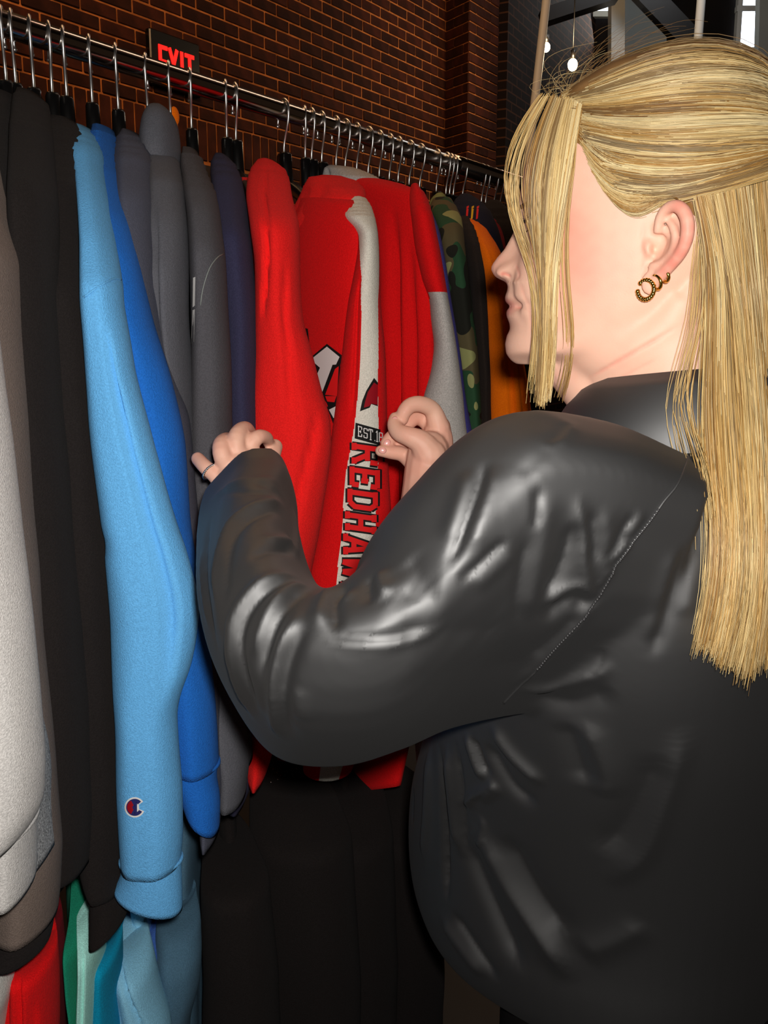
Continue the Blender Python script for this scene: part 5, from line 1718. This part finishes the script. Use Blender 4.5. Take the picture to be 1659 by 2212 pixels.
FOLDS = [   # (pixels along the fold, height mm, width mm, kind)  r ridge, v crease, s step
    # shoulder and upper arm
    ([(1050, 990), (1040, 1030), (1026, 1075), (1003, 1139), (976, 1205), (962, 1235)], -6.0, 3.2, 'v'),
    ([(1072, 1000), (1058, 1060), (1036, 1130), (1010, 1200)], 3.0, 7.0, 'r'),
    ([(1012, 1010), (1000, 1060), (980, 1120), (958, 1180)], 3.0, 6.0, 'r'),
    ([(1166, 1050), (1161, 1090), (1155, 1145)], -3.5, 2.6, 'v'),
    ([(1180, 1050), (1178, 1120), (1165, 1200), (1148, 1280), (1130, 1345)], 3.6, 8.0, 'r'),
    ([(1105, 1165), (1070, 1190), (1030, 1228), (988, 1262)], -4.5, 2.8, 'v'),
    ([(1120, 1185), (1075, 1225), (1020, 1275)], 2.6, 6.0, 'r'),
    ([(1142, 1150), (1128, 1220), (1118, 1300), (1122, 1350)], -3.0, 4.0, 'v'),
    ([(1245, 1060), (1252, 1110), (1260, 1165), (1262, 1230), (1278, 1298)], 4.5, 4.5, 'r'),
    ([(1240, 1120), (1232, 1170), (1214, 1225), (1190, 1270), (1160, 1300)], -6.5, 5.0, 'v'),
    ([(1276, 1100), (1282, 1160), (1284, 1220)], -3.0, 4.0, 'v'),
    ([(1300, 1090), (1312, 1150), (1308, 1210), (1292, 1262)], 2.6, 6.0, 'r'),
    ([(1175, 1318), (1210, 1282), (1245, 1266), (1268, 1278), (1282, 1306)], 4.0, 4.0, 'r'),
    ([(1170, 1345), (1215, 1310), (1250, 1300), (1272, 1322)], -7.0, 8.0, 'v'),
    ([(1390, 1105), (1370, 1135), (1350, 1160)], 2.6, 3.5, 'r'),
    ([(1372, 1110), (1350, 1142), (1330, 1172)], -2.6, 3.0, 'v'),
    ([(1360, 1165), (1340, 1190), (1320, 1212)], 2.4, 3.5, 'r'),
    ([(1345, 1160), (1325, 1185), (1306, 1210)], -2.6, 3.0, 'v'),
    ([(1322, 1222), (1306, 1246), (1292, 1270)], 2.2, 3.0, 'r'),
    ([(1100, 1360), (1010, 1370), (900, 1360), (820, 1330)], -5.0, 16.0, 'v'),
    ([(1200, 1400), (1100, 1440), (980, 1460), (860, 1460)], -4.0, 22.0, 'v'),
    ([(1285, 1302), (1230, 1370), (1170, 1430), (1110, 1490)], 4.0, 5.0, 'r'),
    ([(1262, 1318), (1200, 1380), (1140, 1430)], -4.0, 7.0, 'v'),
    ([(1060, 905), (1130, 890), (1200, 905), (1260, 935)], 1.6, 7.0, 'r'),
    ([(1250, 880), (1330, 895), (1420, 935)], -2.0, 5.0, 'v'),
    ([(1240, 920), (1220, 945), (1195, 965)], 1.6, 3.0, 'r'),
    ([(1225, 915), (1205, 940), (1180, 958)], -1.8, 2.6, 'v'),
    ([(1190, 960), (1150, 1000), (1120, 1030)], -1.6, 5.0, 'v'),
    # back
    ([(1486, 1170), (1472, 1220), (1455, 1270), (1438, 1330), (1418, 1390), (1405, 1430)], -5.0, 4.6, 'v'),
    ([(1462, 1180), (1446, 1240), (1425, 1310), (1400, 1390)], 2.6, 7.0, 'r'),
    ([(1510, 1180), (1495, 1260), (1478, 1340)], 2.4, 7.0, 'r'),
    ([(1110, 1486), (1180, 1488), (1260, 1466), (1332, 1432)], 5.0, 5.5, 'r'),
    ([(1130, 1522), (1230, 1522), (1330, 1490)], -6.0, 9.0, 'v'),
    ([(1300, 1400), (1290, 1440), (1270, 1466)], -2.6, 3.0, 'v'),
    # crook of the elbow
    ([(712, 1272), (700, 1300), (690, 1330), (682, 1366)], 5.0, 6.0, 'r'),
    ([(770, 1262), (738, 1276), (722, 1300), (724, 1340), (722, 1376)], -6.0, 3.6, 'v'),
    ([(690, 1380), (760, 1392), (850, 1392), (940, 1372), (985, 1340)], 2.6, 3.2, 'r'),
    ([(690, 1368), (760, 1378), (850, 1376), (940, 1354)], -2.8, 3.0, 'v'),
    ([(822, 1230), (822, 1262), (842, 1288)], 5.5, 5.5, 'r'),
    ([(800, 1240), (796, 1275), (806, 1300)], -5.0, 4.0, 'v'),
    ([(858, 1270), (900, 1290), (960, 1290)], -3.6, 9.0, 'v'),
    ([(735, 1300), (750, 1290), (764, 1276)], 3.0, 2.6, 'r'),
    ([(880, 1200), (900, 1240), (930, 1280)], -3.0, 8.0, 'v'),
    # forearm, swooping folds
    ([(618, 1092), (577, 1084), (530, 1102), (496, 1132), (478, 1180), (467, 1250), (472, 1320)], 4.6, 4.2, 'r'),
    ([(612, 1110), (570, 1106), (532, 1126), (505, 1160), (492, 1210), (486, 1280), (490, 1330)], -5.0, 4.2, 'v'),
    ([(630, 1172), (600, 1168), (560, 1172)], 4.4, 4.0, 'r'),
    ([(632, 1190), (600, 1188), (560, 1196), (540, 1220)], -4.4, 3.4, 'v'),
    ([(636, 1100), (640, 1150), (636, 1210)], 3.0, 4.0, 'r'),
    ([(652, 1248), (610, 1244), (562, 1260), (524, 1300), (500, 1352), (498, 1410), (516, 1480), (545, 1545), (562, 1570)], 5.2, 4.2, 'r'),
    ([(660, 1262), (615, 1258), (575, 1278), (540, 1318), (520, 1372), (522, 1430), (540, 1500), (560, 1550)], -5.5, 3.8, 'v'),
    ([(676, 1268), (640, 1266), (608, 1284), (578, 1326), (556, 1390), (548, 1430)], 5.2, 3.8, 'r'),
    ([(682, 1284), (648, 1286), (618, 1312), (592, 1356), (572, 1420), (566, 1470)], -5.5, 3.6, 'v'),
    ([(668, 1306), (634, 1345), (606, 1400), (592, 1460), (592, 1530), (604, 1600)], 5.5, 3.8, 'r'),
    ([(684, 1330), (652, 1370), (624, 1430), (612, 1490), (616, 1560), (628, 1600)], -5.5, 4.6, 'v'),
    ([(655, 1560), (645, 1530), (640, 1480)], 2.4, 6.0, 'r'),
    ([(455, 1110), (445, 1180), (446, 1260), (456, 1330), (480, 1420)], -3.0, 4.0, 'v'),
    ([(436, 1180), (440, 1270), (456, 1360)], 2.4, 4.0, 'r'),
    ([(470, 1070), (520, 1060), (570, 1062), (615, 1076)], -3.2, 4.0, 'v'),
    ([(452, 1080), (500, 1046), (560, 1034), (612, 1050)], 2.4, 5.0, 'r'),
    ([(555, 1040), (580, 1050), (605, 1068)], -2.2, 3.0, 'v'),
    # side of the body
    ([(934, 1590), (930, 1660), (924, 1760), (914, 1870), (902, 1965)], 4.5, 5.5, 'r'),
    ([(950, 1590), (956, 1680), (960, 1780), (964, 1880), (967, 1960)], -6.5, 2.8, 'v'),
    ([(968, 1600), (974, 1690), (982, 1780), (998, 1860)], 4.0, 4.6, 'r'),
    ([(984, 1590), (994, 1680), (1000, 1750), (1004, 1850)], -4.0, 3.0, 'v'),
    ([(1008, 1580), (1026, 1640), (1046, 1690)], 3.6, 4.0, 'r'),
    ([(1022, 1590), (1042, 1650), (1060, 1680)], -3.6, 3.0, 'v'),
    ([(990, 1745), (1030, 1716), (1066, 1696), (1068, 1704), (1030, 1732)], 4.0, 3.4, 'r'),
    ([(1040, 1760), (1044, 1790), (1036, 1830)], 2.6, 3.0, 'r'),
    ([(1020, 1770), (1058, 1830), (1098, 1905), (1150, 1990), (1196, 2060), (1236, 2130)], 7.0, 10.0, 'r'),
    ([(1000, 1800), (1030, 1880), (1070, 1970), (1110, 2060), (1130, 2110)], -6.0, 8.0, 'v'),
    ([(1090, 1800), (1130, 1880), (1180, 1960), (1240, 2030)], -5.0, 10.0, 'v'),
    ([(1060, 1560), (1100, 1620), (1150, 1670), (1185, 1692)], 4.4, 6.0, 'r'),
    ([(1050, 1600), (1080, 1660), (1120, 1715), (1170, 1740)], -4.4, 6.0, 'v'),
    ([(1475, 1560), (1460, 1640), (1430, 1730), (1394, 1826), (1350, 1880), (1300, 1910)], 5.0, 8.0, 'r'),
    ([(1430, 1620), (1400, 1700), (1350, 1790), (1290, 1850)], -4.4, 10.0, 'v'),
    ([(1255, 1550), (1290, 1620), (1310, 1680), (1302, 1725)], 4.4, 9.0, 'r'),
    ([(1225, 1560), (1250, 1640), (1270, 1700)], -4.0, 9.0, 'v'),
    ([(950, 1975), (1000, 2050), (1050, 2115)], 3.4, 7.0, 'r'),
    ([(975, 1965), (1030, 2050), (1080, 2125)], -4.0, 5.0, 'v'),
    ([(860, 1630), (878, 1680), (872, 1740), (850, 1800), (838, 1850)], 4.0, 5.0, 'r'),
    ([(880, 1640), (893, 1700), (888, 1780), (870, 1860)], -4.4, 4.0, 'v'),
    ([(835, 1640), (828, 1700), (815, 1760)], -3.0, 4.0, 'v'),
    ([(1250, 2060), (1330, 2030), (1400, 1990)], 3.0, 10.0, 'r'),
]
bn = vert_normals(blouse_v, blouse_f)
disp = np.zeros(len(blouse_v))
for pts, hgt, wd, kind in FOLDS:
    k_ = 1.7 if np.mean([p[1] for p in pts]) > 1560 else 1.0
    hgt, wd = hgt * 0.001 * k_, wd * 0.001 * (1.2 if k_ > 1 else 1.0)
    q = [hit(bl_bvh, x, y) for x, y in pts]
    q = [p for p in q if p is not None]
    if len(q) < 2:
        continue
    line = resample(q, 60)
    lo, hi = line.min(0) - 4 * wd, line.max(0) + 4 * wd
    idx = np.where(((blouse_v > lo) & (blouse_v < hi)).all(1))[0]
    if len(idx) == 0:
        continue
    d = np.linalg.norm(blouse_v[idx, None, :] - line[None], axis=2)
    k = d.argmin(1)
    dm = d[np.arange(len(idx)), k]
    fade = np.clip(np.minimum(k, 59 - k) / 14.0, 0.0, 1)
    fade = fade * fade * (3 - 2 * fade)
    pw = 1.5 if kind == 'v' else 1.7
    disp[idx] += 0.8 * hgt * fade * np.exp(-(dm / wd) ** pw)
disp += 0.0008 * vnoise(blouse_v, 20, 2)
blouse_v = blouse_v + bn * disp[:, None]
# light relaxation keeps the folds soft
me = bpy.data.meshes.new('blouse')
me.from_pydata(blouse_v.tolist(), [], blouse_f)
blouse = link_data('blouse', me, 'satin', person)
blouse['label'] = 'loose black satin blouse with dropped shoulders'
md = blouse.modifiers.new('relax', 'SMOOTH')
md.factor = 0.5
md.iterations = 2
bl_bvh = BVHTree.FromPolygons(blouse_v.tolist(), blouse_f)
# armhole seam with its row of stitches
sp = [hit(bl_bvh, x, y, 0.0002) for x, y in ((1500, 955), (1480, 1010), (1440, 1075), (1400, 1130), (1330, 1220), (1285, 1300), (1200, 1400), (1120, 1485), (1088, 1518))]
sp = resample([p for p in sp if p is not None], 120)
snap = []
for p in sp:
    l, n, i, d = bl_bvh.find_nearest(Vector(p))
    snap.append(np.array(l) + np.array(n) * 0.0004)
link_mesh('armhole_seam', *tube(snap, 0.0009, 6), 'satin', blouse)
st = [ball(np.array(p) + np.array([0, -0.0006, 0.0]), 0.0010, 6, 4) for p in snap[40:100]]
link_mesh('stitches', *merge(*st), 'thread', blouse)
# cuff band of the left sleeve
cuff_rows = [((612, 990), (446, 1046), 0.815, 0.038), ((606, 978), (449, 1036), 0.822, 0.037)]
# collar standing round the neck and folded over at the back
def collar_ring(k):
    V = []
    return V


cN = H(-0.030, 0.004, -0.110)
col_rows = []
ncol = 72
for i in range(ncol):
    a = lerp(math.radians(-168), math.radians(168), i / (ncol - 1))      # 0 = nape
    d = -BF * math.cos(a) + BL_ * math.sin(a)
    up = 0.030 + 0.006 * math.cos(a)
    rad = 0.066 + 0.004 * math.cos(a)
    low = 0.024 + 0.022 * (0.5 + 0.5 * math.cos(a))
    base = np.array([cN[0], cN[1], NB[2]]) + BF * 0.004
    col_rows.append([base + d * (rad + 0.006) + ZU * 0.000,
                     base + d * (rad - 0.002) + ZU * up * 0.6,
                     base + d * (rad - 0.004) + ZU * up * 1.15,
                     base + d * (rad + 0.004) + ZU * up * 1.38,
                     base + d * (rad + 0.014) + ZU * up * 1.1,
                     base + d * (rad + 0.026) + ZU * (up * 0.35),
                     base + d * (rad + 0.036) + ZU * (-low * 0.55),
                     base + d * (rad + 0.034) + ZU * (-low * 0.62),
                     base + d * (rad + 0.022) + ZU * (up * 0.1)])
CVt = [p for r in col_rows for p in r]
link_mesh('collar', *(CVt, ring_faces(ncol, 9, closed=True, cap=True)), 'satin', blouse)

# trousers and shoes
tr = []
for sgn in (-1, 1):
    hipc = PEL + BL_ * 0.085 * sgn
    ft = PEL * [1, 1, 0] + BL_ * 0.10 * sgn
    tr.append(tube([hipc - ZU * 0.02, hipc - ZU * 0.14, lerp(hipc, ft, .5), ft + ZU * 0.07], [0.098, 0.108, 0.092, 0.08], 24, 30))
tr.append(ell_rings([(cz(0.70), 0.11, 0.15), (cz(0.76), 0.135, 0.168), (cz(0.82), 0.135, 0.165), (cz(0.90), 0.115, 0.15)]))
tv, tf = remeshed(tr, 0.008, 4, 0.5)
link_mesh('trousers', tv, tf, 'trouser_black', person)
for sgn in (-1, 1):
    ft = PEL * [1, 1, 0] + BL_ * 0.10 * sgn
    sv, sf = remeshed([tube([ft + ZU * 0.05 - BF * 0.05, ft + ZU * 0.05, ft + ZU * 0.042 + BF * 0.09, ft + ZU * 0.036 + BF * 0.18], [0.042, 0.046, 0.044, 0.030], 20, 20),
                       box(ft + BF * 0.06 + ZU * 0.012, (0.125, 0.038, 0.012), np.array([BF, BL_, ZU]))], 0.006, 3, 0.5)
    link_mesh('shoe', sv, sf, 'shoe_black', person)

# ---------------------------------------------------------------- hair
BLOND = np.array([lin((214, 186, 128)), lin((192, 154, 92)), lin((162, 118, 60)), lin((230, 210, 160)), lin((96, 64, 38))])


def strands(name, guides, count, npts, radius, jit, seed, parent, clump=0.6, tips=0.03, dark=0.12, spread=None, weights=None, nlock=None, roots=0.0, bright=1.0):
    """hairs interpolated between neighbouring guide curves, gathered into locks"""
    r = np.random.default_rng(seed)
    Gd = np.array([resample(g, npts) for g in guides])
    ng = len(Gd)
    nlock = nlock or max(4, count // 16)
    lock_t = r.random(nlock) * (ng - 1)
    lock_j = r.normal(0, 1, (nlock, 3))
    lock_c = r.integers(0, 4, nlock)
    lock_d = r.random(nlock) < dark
    V, Fc, Cc = [], [], []
    ns = 3
    fbase = []
    for i in range(npts - 1):
        for j in range(ns):
            k = (j + 1) % ns
            fbase.append((i * ns + j, i * ns + k, (i + 1) * ns + k, (i + 1) * ns + j))
    ang = np.array([0, 2.094, 4.189])
    s = np.linspace(0, 1, npts)
    for h in range(count):
        q = r.integers(0, nlock)
        t = np.clip(lock_t[q] + r.normal(0, 0.10 if clump else 0.4), 0, ng - 1.001)
        i0 = int(t)
        fr = t - i0
        p = Gd[i0] * (1 - fr) + Gd[i0 + 1] * fr
        off = lock_j[q] * jit * 0.8 + r.normal(0, 1, 3) * jit * (1 - clump * 0.6)
        wv = 0.35 + 0.65 * np.sin(s * math.pi * 0.5)
        ph, am = r.random() * 6.28, r.normal(0, jit * 0.35)
        p = p + off[None] * wv[:, None] + am * np.sin(s * 5 + ph)[:, None] * np.array([0.6, 0.3, 0.6])
        end = 1 - abs(r.normal(0, tips))
        beg = abs(r.normal(0, roots))
        p = np.array([np.interp(beg + s * (end - beg), s, p[:, c]) for c in range(3)]).T
        tan = np.gradient(p, axis=0)
        tan /= np.linalg.norm(tan, axis=1)[:, None] + 1e-12
        u = np.cross(tan, np.array([0.3, 0.8, 0.5]))
        u /= np.linalg.norm(u, axis=1)[:, None] + 1e-12
        w_ = np.cross(tan, u)
        rr = radius * (0.75 + 0.5 * r.random()) * np.clip(1.15 - 0.5 * s ** 3, 0.3, 1.2)
        ring = p[:, None, :] + rr[:, None, None] * (np.cos(ang)[None, :, None] * u[:, None, :] + np.sin(ang)[None, :, None] * w_[:, None, :])
        b = len(V) * npts * ns
        V.append(ring.reshape(-1, 3))
        Fc.append(np.array(fbase) + b)
        c = BLOND[lock_c[q]] * 0.6 + BLOND[r.integers(0, 4)] * 0.4
        if lock_d[q] or r.random() < 0.05:
            c = BLOND[4] * 0.7 + c * 0.3
        Cc.append(np.tile(np.r_[c * bright * (0.8 + 0.35 * r.random()), 1], (npts * ns, 1)))
    V = np.vstack(V)
    Fc = np.vstack(Fc)
    me = bpy.data.meshes.new(name)
    me.vertices.add(len(V))
    me.vertices.foreach_set('co', V.ravel())
    nl = Fc.size
    me.loops.add(nl)
    me.loops.foreach_set('vertex_index', Fc.ravel().astype(np.int32))
    me.polygons.add(len(Fc))
    me.polygons.foreach_set('loop_start', np.arange(0, nl, 4, dtype=np.int32))
    me.polygons.foreach_set('loop_total', np.full(len(Fc), 4, dtype=np.int32))
    me.update()
    me.validate()
    return link_data(name, me, 'hair', parent, colors=np.vstack(Cc), attr='strand')


def head_pt(px, py, off, zdef):
    h = hit(hb, px, py, off)
    if h is None:
        return PZ(px, py, zdef)
    return h


def sk(px, py, off, zdef=0.70):
    """point over the skull, offset along the skull normal"""
    d = unit(ray(px, py))
    loc, nor, i, dist = hb.ray_cast(Vector(CAM), Vector(d))
    if loc is None:
        # beyond the outline of the skull: nearest skull point to the ray at the usual depth
        p = PZ(px, py, zdef)
        l, n, i, dd = hb.find_nearest(Vector(p))
        return p
    return np.array(loc) + np.array(nor) * off


# skull-hugging base layer under the swept-back hair
cap_v, cap_f, cap_c = [], [], []
hairline = [(0.085, 0.122), (0.060, 0.092), (0.030, 0.062), (0.0, 0.040), (-0.030, 0.012), (-0.06, -0.03), (-0.1, -0.06)]
hl_f, hl_u = np.array([q[0] for q in hairline])[::-1], np.array([q[1] for q in hairline])[::-1]
nu_, nv_ = 60, 28
for i in range(nu_ + 1):
    a = 2 * math.pi * i / nu_
    for j in range(nv_ + 1):
        t = j / nv_
        # from crown down to the hairline in direction a
        dirv = HF * math.cos(a) + HL * math.sin(a)
        top = H(-0.015, 0, 0.165)
        fo = -0.015 + 0.09 * math.cos(a)
        ulim = np.interp(np.clip(fo, -0.1, 0.085), hl_f, hl_u)
        el = lerp(math.pi / 2, math.asin(np.clip((ulim - 0.04) / 0.125, -0.75, 0.95)), t)
        c0 = H(-0.012, 0, 0.04)
        dd = dirv * math.cos(el) + ZU * math.sin(el)
        loc, nor, ii, ds = hb.ray_cast(Vector(c0 + dd * 0.3), Vector(-dd))
        p = np.array(loc) if loc is not None else c0 + dd * 0.1
        cap_v.append(p + dd * (0.0004 + 0.0022 * smooth((1 - t) * 3)))
for i in range(nu_):
    for j in range(nv_):
        b0 = i * (nv_ + 1) + j
        cap_f.append((b0, b0 + 1, b0 + nv_ + 2, b0 + nv_ + 1))
capc = np.tile(np.r_[BLOND[2] * 0.45 + BLOND[4] * 0.45, 1], (len(cap_v), 1))
hair = link_mesh('hair', cap_v, cap_f, 'hair', person, colors=capc, attr='strand')
hair['label'] = 'long blonde hair, half tied back'

sweep = [
    [(1215, 215), (1300, 152), (1400, 108), (1500, 92), (1600, 108), (1659, 134), (1740, 190)],
    [(1215, 218), (1310, 188), (1420, 158), (1540, 152), (1659, 182), (1740, 220)],
    [(1225, 226), (1330, 224), (1450, 204), (1560, 203), (1659, 223), (1740, 245)],
    [(1240, 242), (1340, 264), (1450, 264), (1560, 260), (1659, 268), (1740, 268)],
    [(1262, 285), (1350, 312), (1460, 326), (1570, 318), (1659, 308), (1740, 285)],
    [(1292, 342), (1380, 366), (1480, 370), (1580, 355), (1659, 335), (1740, 300)],
    [(1332, 402), (1400, 420), (1480, 415), (1580, 385), (1659, 352), (1740, 312)],
    [(1388, 458), (1440, 436), (1520, 412), (1600, 385), (1659, 362), (1740, 322)]]
gs = []
for g in sweep:
    q = resample([(x, y, 0) for x, y in g], 12)
    pts = []
    for k, (x, y, _) in enumerate(q):
        t = k / 11
        pts.append(sk(x, y, 0.0022 + 0.0095 * smooth(t * 2.2), 0.70))
    pts = np.array(pts)
    # gather at the tie behind the head
    kk_ = len(gs) / 7.0
    pts = np.vstack([pts[:-1], [H(-0.098, lerp(0.030, 0.050, kk_), lerp(0.085, 0.035, kk_)), H(-0.112, 0.016, lerp(0.062, 0.045, kk_)), H(-0.118, 0.002, 0.050)]])
    # smooth the depth along the strand
    for _ in range(3):
        pts[1:-1] = (pts[:-2] + 2 * pts[1:-1] + pts[2:]) / 4
    gs.append(pts)
strands('swept_hair', gs, 5400, 16, 0.00023, 0.0034, 3, hair, clump=0.8, tips=0.02, dark=0.24, nlock=130, roots=0.07, bright=0.9)
# thin baby hair over the temple
tg = []
for g in ([(1240, 235), (1290, 270), (1370, 300), (1450, 310)], [(1248, 275), (1300, 330), (1380, 360), (1460, 362)], [(1262, 330), (1310, 385), (1370, 405), (1440, 400)], [(1288, 385), (1330, 428), (1375, 445), (1430, 425)], [(1320, 425), (1352, 455), (1385, 462), (1430, 438)]):
    tg.append(np.array([sk(x, y, 0.0010 + 0.003 * k / 8) for k, (x, y, _) in enumerate(resample([(x, y, 0) for x, y in g], 9))]))
strands('temple_hair', tg, 1500, 9, 0.00015, 0.0012, 21, hair, clump=0.2, tips=0.1, dark=0.10, roots=0.22, bright=0.95)
# darker strands showing where the hair is tied back
strands('swept_hair', [g[5:] + HL * 0.001 for g in gs[1:4]], 420, 8, 0.00022, 0.0022, 23, hair, clump=0.7, tips=0.05, dark=1.0, roots=0.25, nlock=24)
strands('swept_hair', [g[6:] + HL * 0.001 for g in gs[5:8]], 200, 8, 0.00020, 0.0018, 24, hair, clump=0.7, tips=0.05, dark=1.0, roots=0.3, nlock=14)
# the same on the far side of the head
def mirror(p):
    r = np.asarray(p) - HO
    return np.asarray(p) - 2 * np.outer(r @ HL, HL)


strands('swept_hair', [mirror(g) for g in gs], 700, 12, 0.0006, 0.0026, 4, hair, tips=0.02)
# tie and the tail falling from it
link_mesh('hair_tie', *tube(ring_path(H(-0.121, 0.0, 0.048), HF, ZU, 0.011, 24), 0.0035, 8), 'trouser_black', hair)
tail = [np.array([H(-0.116, dx, 0.050), H(-0.130, dx * 1.6, 0.030), H(-0.136, dx * 2.4, -0.04), H(-0.138, dx * 3.0, -0.14), H(-0.140, dx * 3.2, -0.26), H(-0.138, dx * 3.2, -0.34)]) for dx in (-0.014, -0.005, 0.005, 0.014)]
strands('tied_hair', tail, 1200, 16, 0.00042, 0.004, 31, hair, clump=0.7, tips=0.03, dark=0.15)
fall_px = [
    [(1512, 428), (1544, 520), (1548, 640), (1538, 760), (1536, 900), (1550, 1050), (1566, 1180), (1560, 1290), (1527, 1405)],
    [(1525, 418), (1560, 560), (1572, 760), (1582, 1000), (1598, 1180), (1588, 1300), (1545, 1428)],
    [(1565, 402), (1594, 600), (1612, 900), (1624, 1150), (1618, 1300), (1585, 1440)],
    [(1615, 386), (1640, 700), (1652, 1000), (1656, 1250), (1630, 1446)],
    [(1665, 370), (1690, 700), (1705, 1100), (1690, 1440)],
    [(1720, 350), (1750, 700), (1770, 1100), (1760, 1430)],
    [(1760, 330), (1800, 700), (1830, 1100), (1820, 1420)]]
fg = []
for k, g in enumerate(fall_px):
    q = resample([(x, y, 0) for x, y in g], 16)
    pts = []
    for x, y, _ in q:
        z0 = 0.655 + 0.012 * (k - 2)
        h = hit(bl_bvh, min(x, 1650), y)
        if h is not None:
            z0 = min(z0, (h - CAM) @ FW - 0.012)
        h = hit(hb, x, y)
        if h is not None and y < 700:
            z0 = min(z0, (h - CAM) @ FW - 0.007)
        pts.append(PZ(x, y, z0))
    pts = np.array(pts)
    for _ in range(5):
        pts[1:-1] = (pts[:-2] + 2 * pts[1:-1] + pts[2:]) / 4
    fg.append(pts)
strands('hanging_hair', fg, 5400, 20, 0.00025, 0.0050, 5, hair, clump=0.8, tips=0.03, dark=0.10, nlock=150, bright=0.95)
fg2 = [g + ray(1600, 700) * 0.03 for g in fg]
strands('hanging_hair', fg2, 1600, 14, 0.0006, 0.006, 6, hair, clump=0.5, tips=0.02, dark=0.3)
# thin stray locks left of the hanging hair, over the blouse
wisp = [[(1516, 445), (1512, 560), (1506, 680), (1470, 800), (1440, 880), (1470, 960), (1500, 1050)],
        [(1524, 440), (1518, 560), (1514, 690), (1490, 830), (1500, 930), (1535, 1060), (1540, 1180)],
        [(1530, 436), (1530, 560), (1526, 700), (1525, 900), (1538, 1100), (1548, 1260), (1500, 1420)]]
wg = []
for g in wisp:
    pts = []
    for x, y, _ in resample([(x, y, 0) for x, y in g], 12):
        z0 = 0.64
        h = hit(bl_bvh, x, y)
        if h is not None:
            z0 = min(z0, (h - CAM) @ FW - 0.014)
        pts.append(PZ(x, y, z0))
    wg.append(np.array(pts))
strands('stray_hair', wg, 70, 16, 0.00026, 0.004, 8, hair, clump=0.3, tips=0.15, dark=0.0)
# front locks falling past the cheek
front_px = [
    [(1172, 206), (1140, 238), (1106, 300), (1086, 370), (1080, 425), (1100, 470), (1124, 510), (1150, 560), (1163, 620), (1164, 700), (1157, 780), (1146, 872)],
    [(1190, 206), (1164, 255), (1140, 320), (1120, 400), (1126, 470), (1150, 540), (1170, 600), (1172, 680), (1166, 780), (1156, 874)],
    [(1216, 212), (1196, 262), (1180, 330), (1172, 420), (1174, 500), (1178, 580), (1180, 650), (1178, 740), (1168, 874)],
    [(1240, 218), (1228, 280), (1216, 360), (1206, 450), (1198, 540), (1190, 620), (1190, 720), (1184, 820), (1174, 870)],
    [(1258, 226), (1248, 280), (1236, 360), (1222, 450), (1208, 540), (1198, 620), (1200, 720), (1192, 820), (1180, 868)]]
frg = []
for g in front_px:
    pts = []
    for x, y, _ in resample([(x, y, 0) for x, y in g], 18):
        z0 = 0.668
        h = hit(hb, x, y)
        if h is not None:
            z0 = min(z0 + 0.03, (h - CAM) @ FW - 0.007)
        h = hit(bl_bvh, x, y)
        if h is not None:
            z0 = min(z0, (h - CAM) @ FW - 0.006)
        pts.append(PZ(x, y, z0))
    pts = np.array(pts)
    for _ in range(6):
        pts[1:-1] = (pts[:-2] + 2 * pts[1:-1] + pts[2:]) / 4
    frg.append(pts)
strands('front_lock', frg[2:], 800, 22, 0.00024, 0.0019, 12, hair, clump=0.8, tips=0.05, dark=0.08, nlock=26)
strands('front_lock', frg[:3], 90, 22, 0.00021, 0.0042, 13, hair, clump=0.85, tips=0.15, dark=0.06, nlock=12)
strands('front_lock', frg[1:4], 170, 22, 0.00022, 0.0024, 14, hair, clump=0.7, tips=0.08, dark=0.15, nlock=20)
# second thin lock ending by the collar
g2 = [np.array([PZ(x + dx, y, 0.67) for x, y in ((1245, 225), (1236, 360), (1222, 480), (1222, 600), (1232, 720), (1226, 800), (1210, 870))]) for dx in (-8, 6)]
for q in g2:
    for k in range(len(q)):
        h = hb.find_nearest(Vector(q[k]))[0]
        x, y, z = proj(q[k])
        hh = hit(hb, x, y)
        if hh is not None:
            q[k] = PZ(x, y, (hh - CAM) @ FW - 0.006)
strands('front_lock', g2, 26, 16, 0.00022, 0.0012, 15, hair, clump=0.3, tips=0.05, dark=0.3)
# flyaways above the crown and forehead
fly = [[(1225, 225), (1250, 150), (1300, 95), (1350, 70)], [(1230, 220), (1290, 130), (1380, 70), (1440, 62)], [(1215, 215), (1175, 180), (1190, 165), (1260, 160)],
       [(1225, 218), (1190, 160), (1240, 130), (1330, 120)], [(1230, 222), (1270, 120), (1330, 60), (1390, 52)], [(1260, 200), (1330, 120), (1420, 85), (1520, 60)], [(1350, 130), (1420, 80), (1500, 55), (1600, 75)]]
flg = [np.array([PZ(x, y, 0.70 - 0.01 * (k % 3)) for x, y in g]) for k, g in enumerate(fly)]
strands('flyaway_hair', flg, 70, 14, 0.00011, 0.0085, 17, hair, clump=0.0, tips=0.35, dark=0.2)
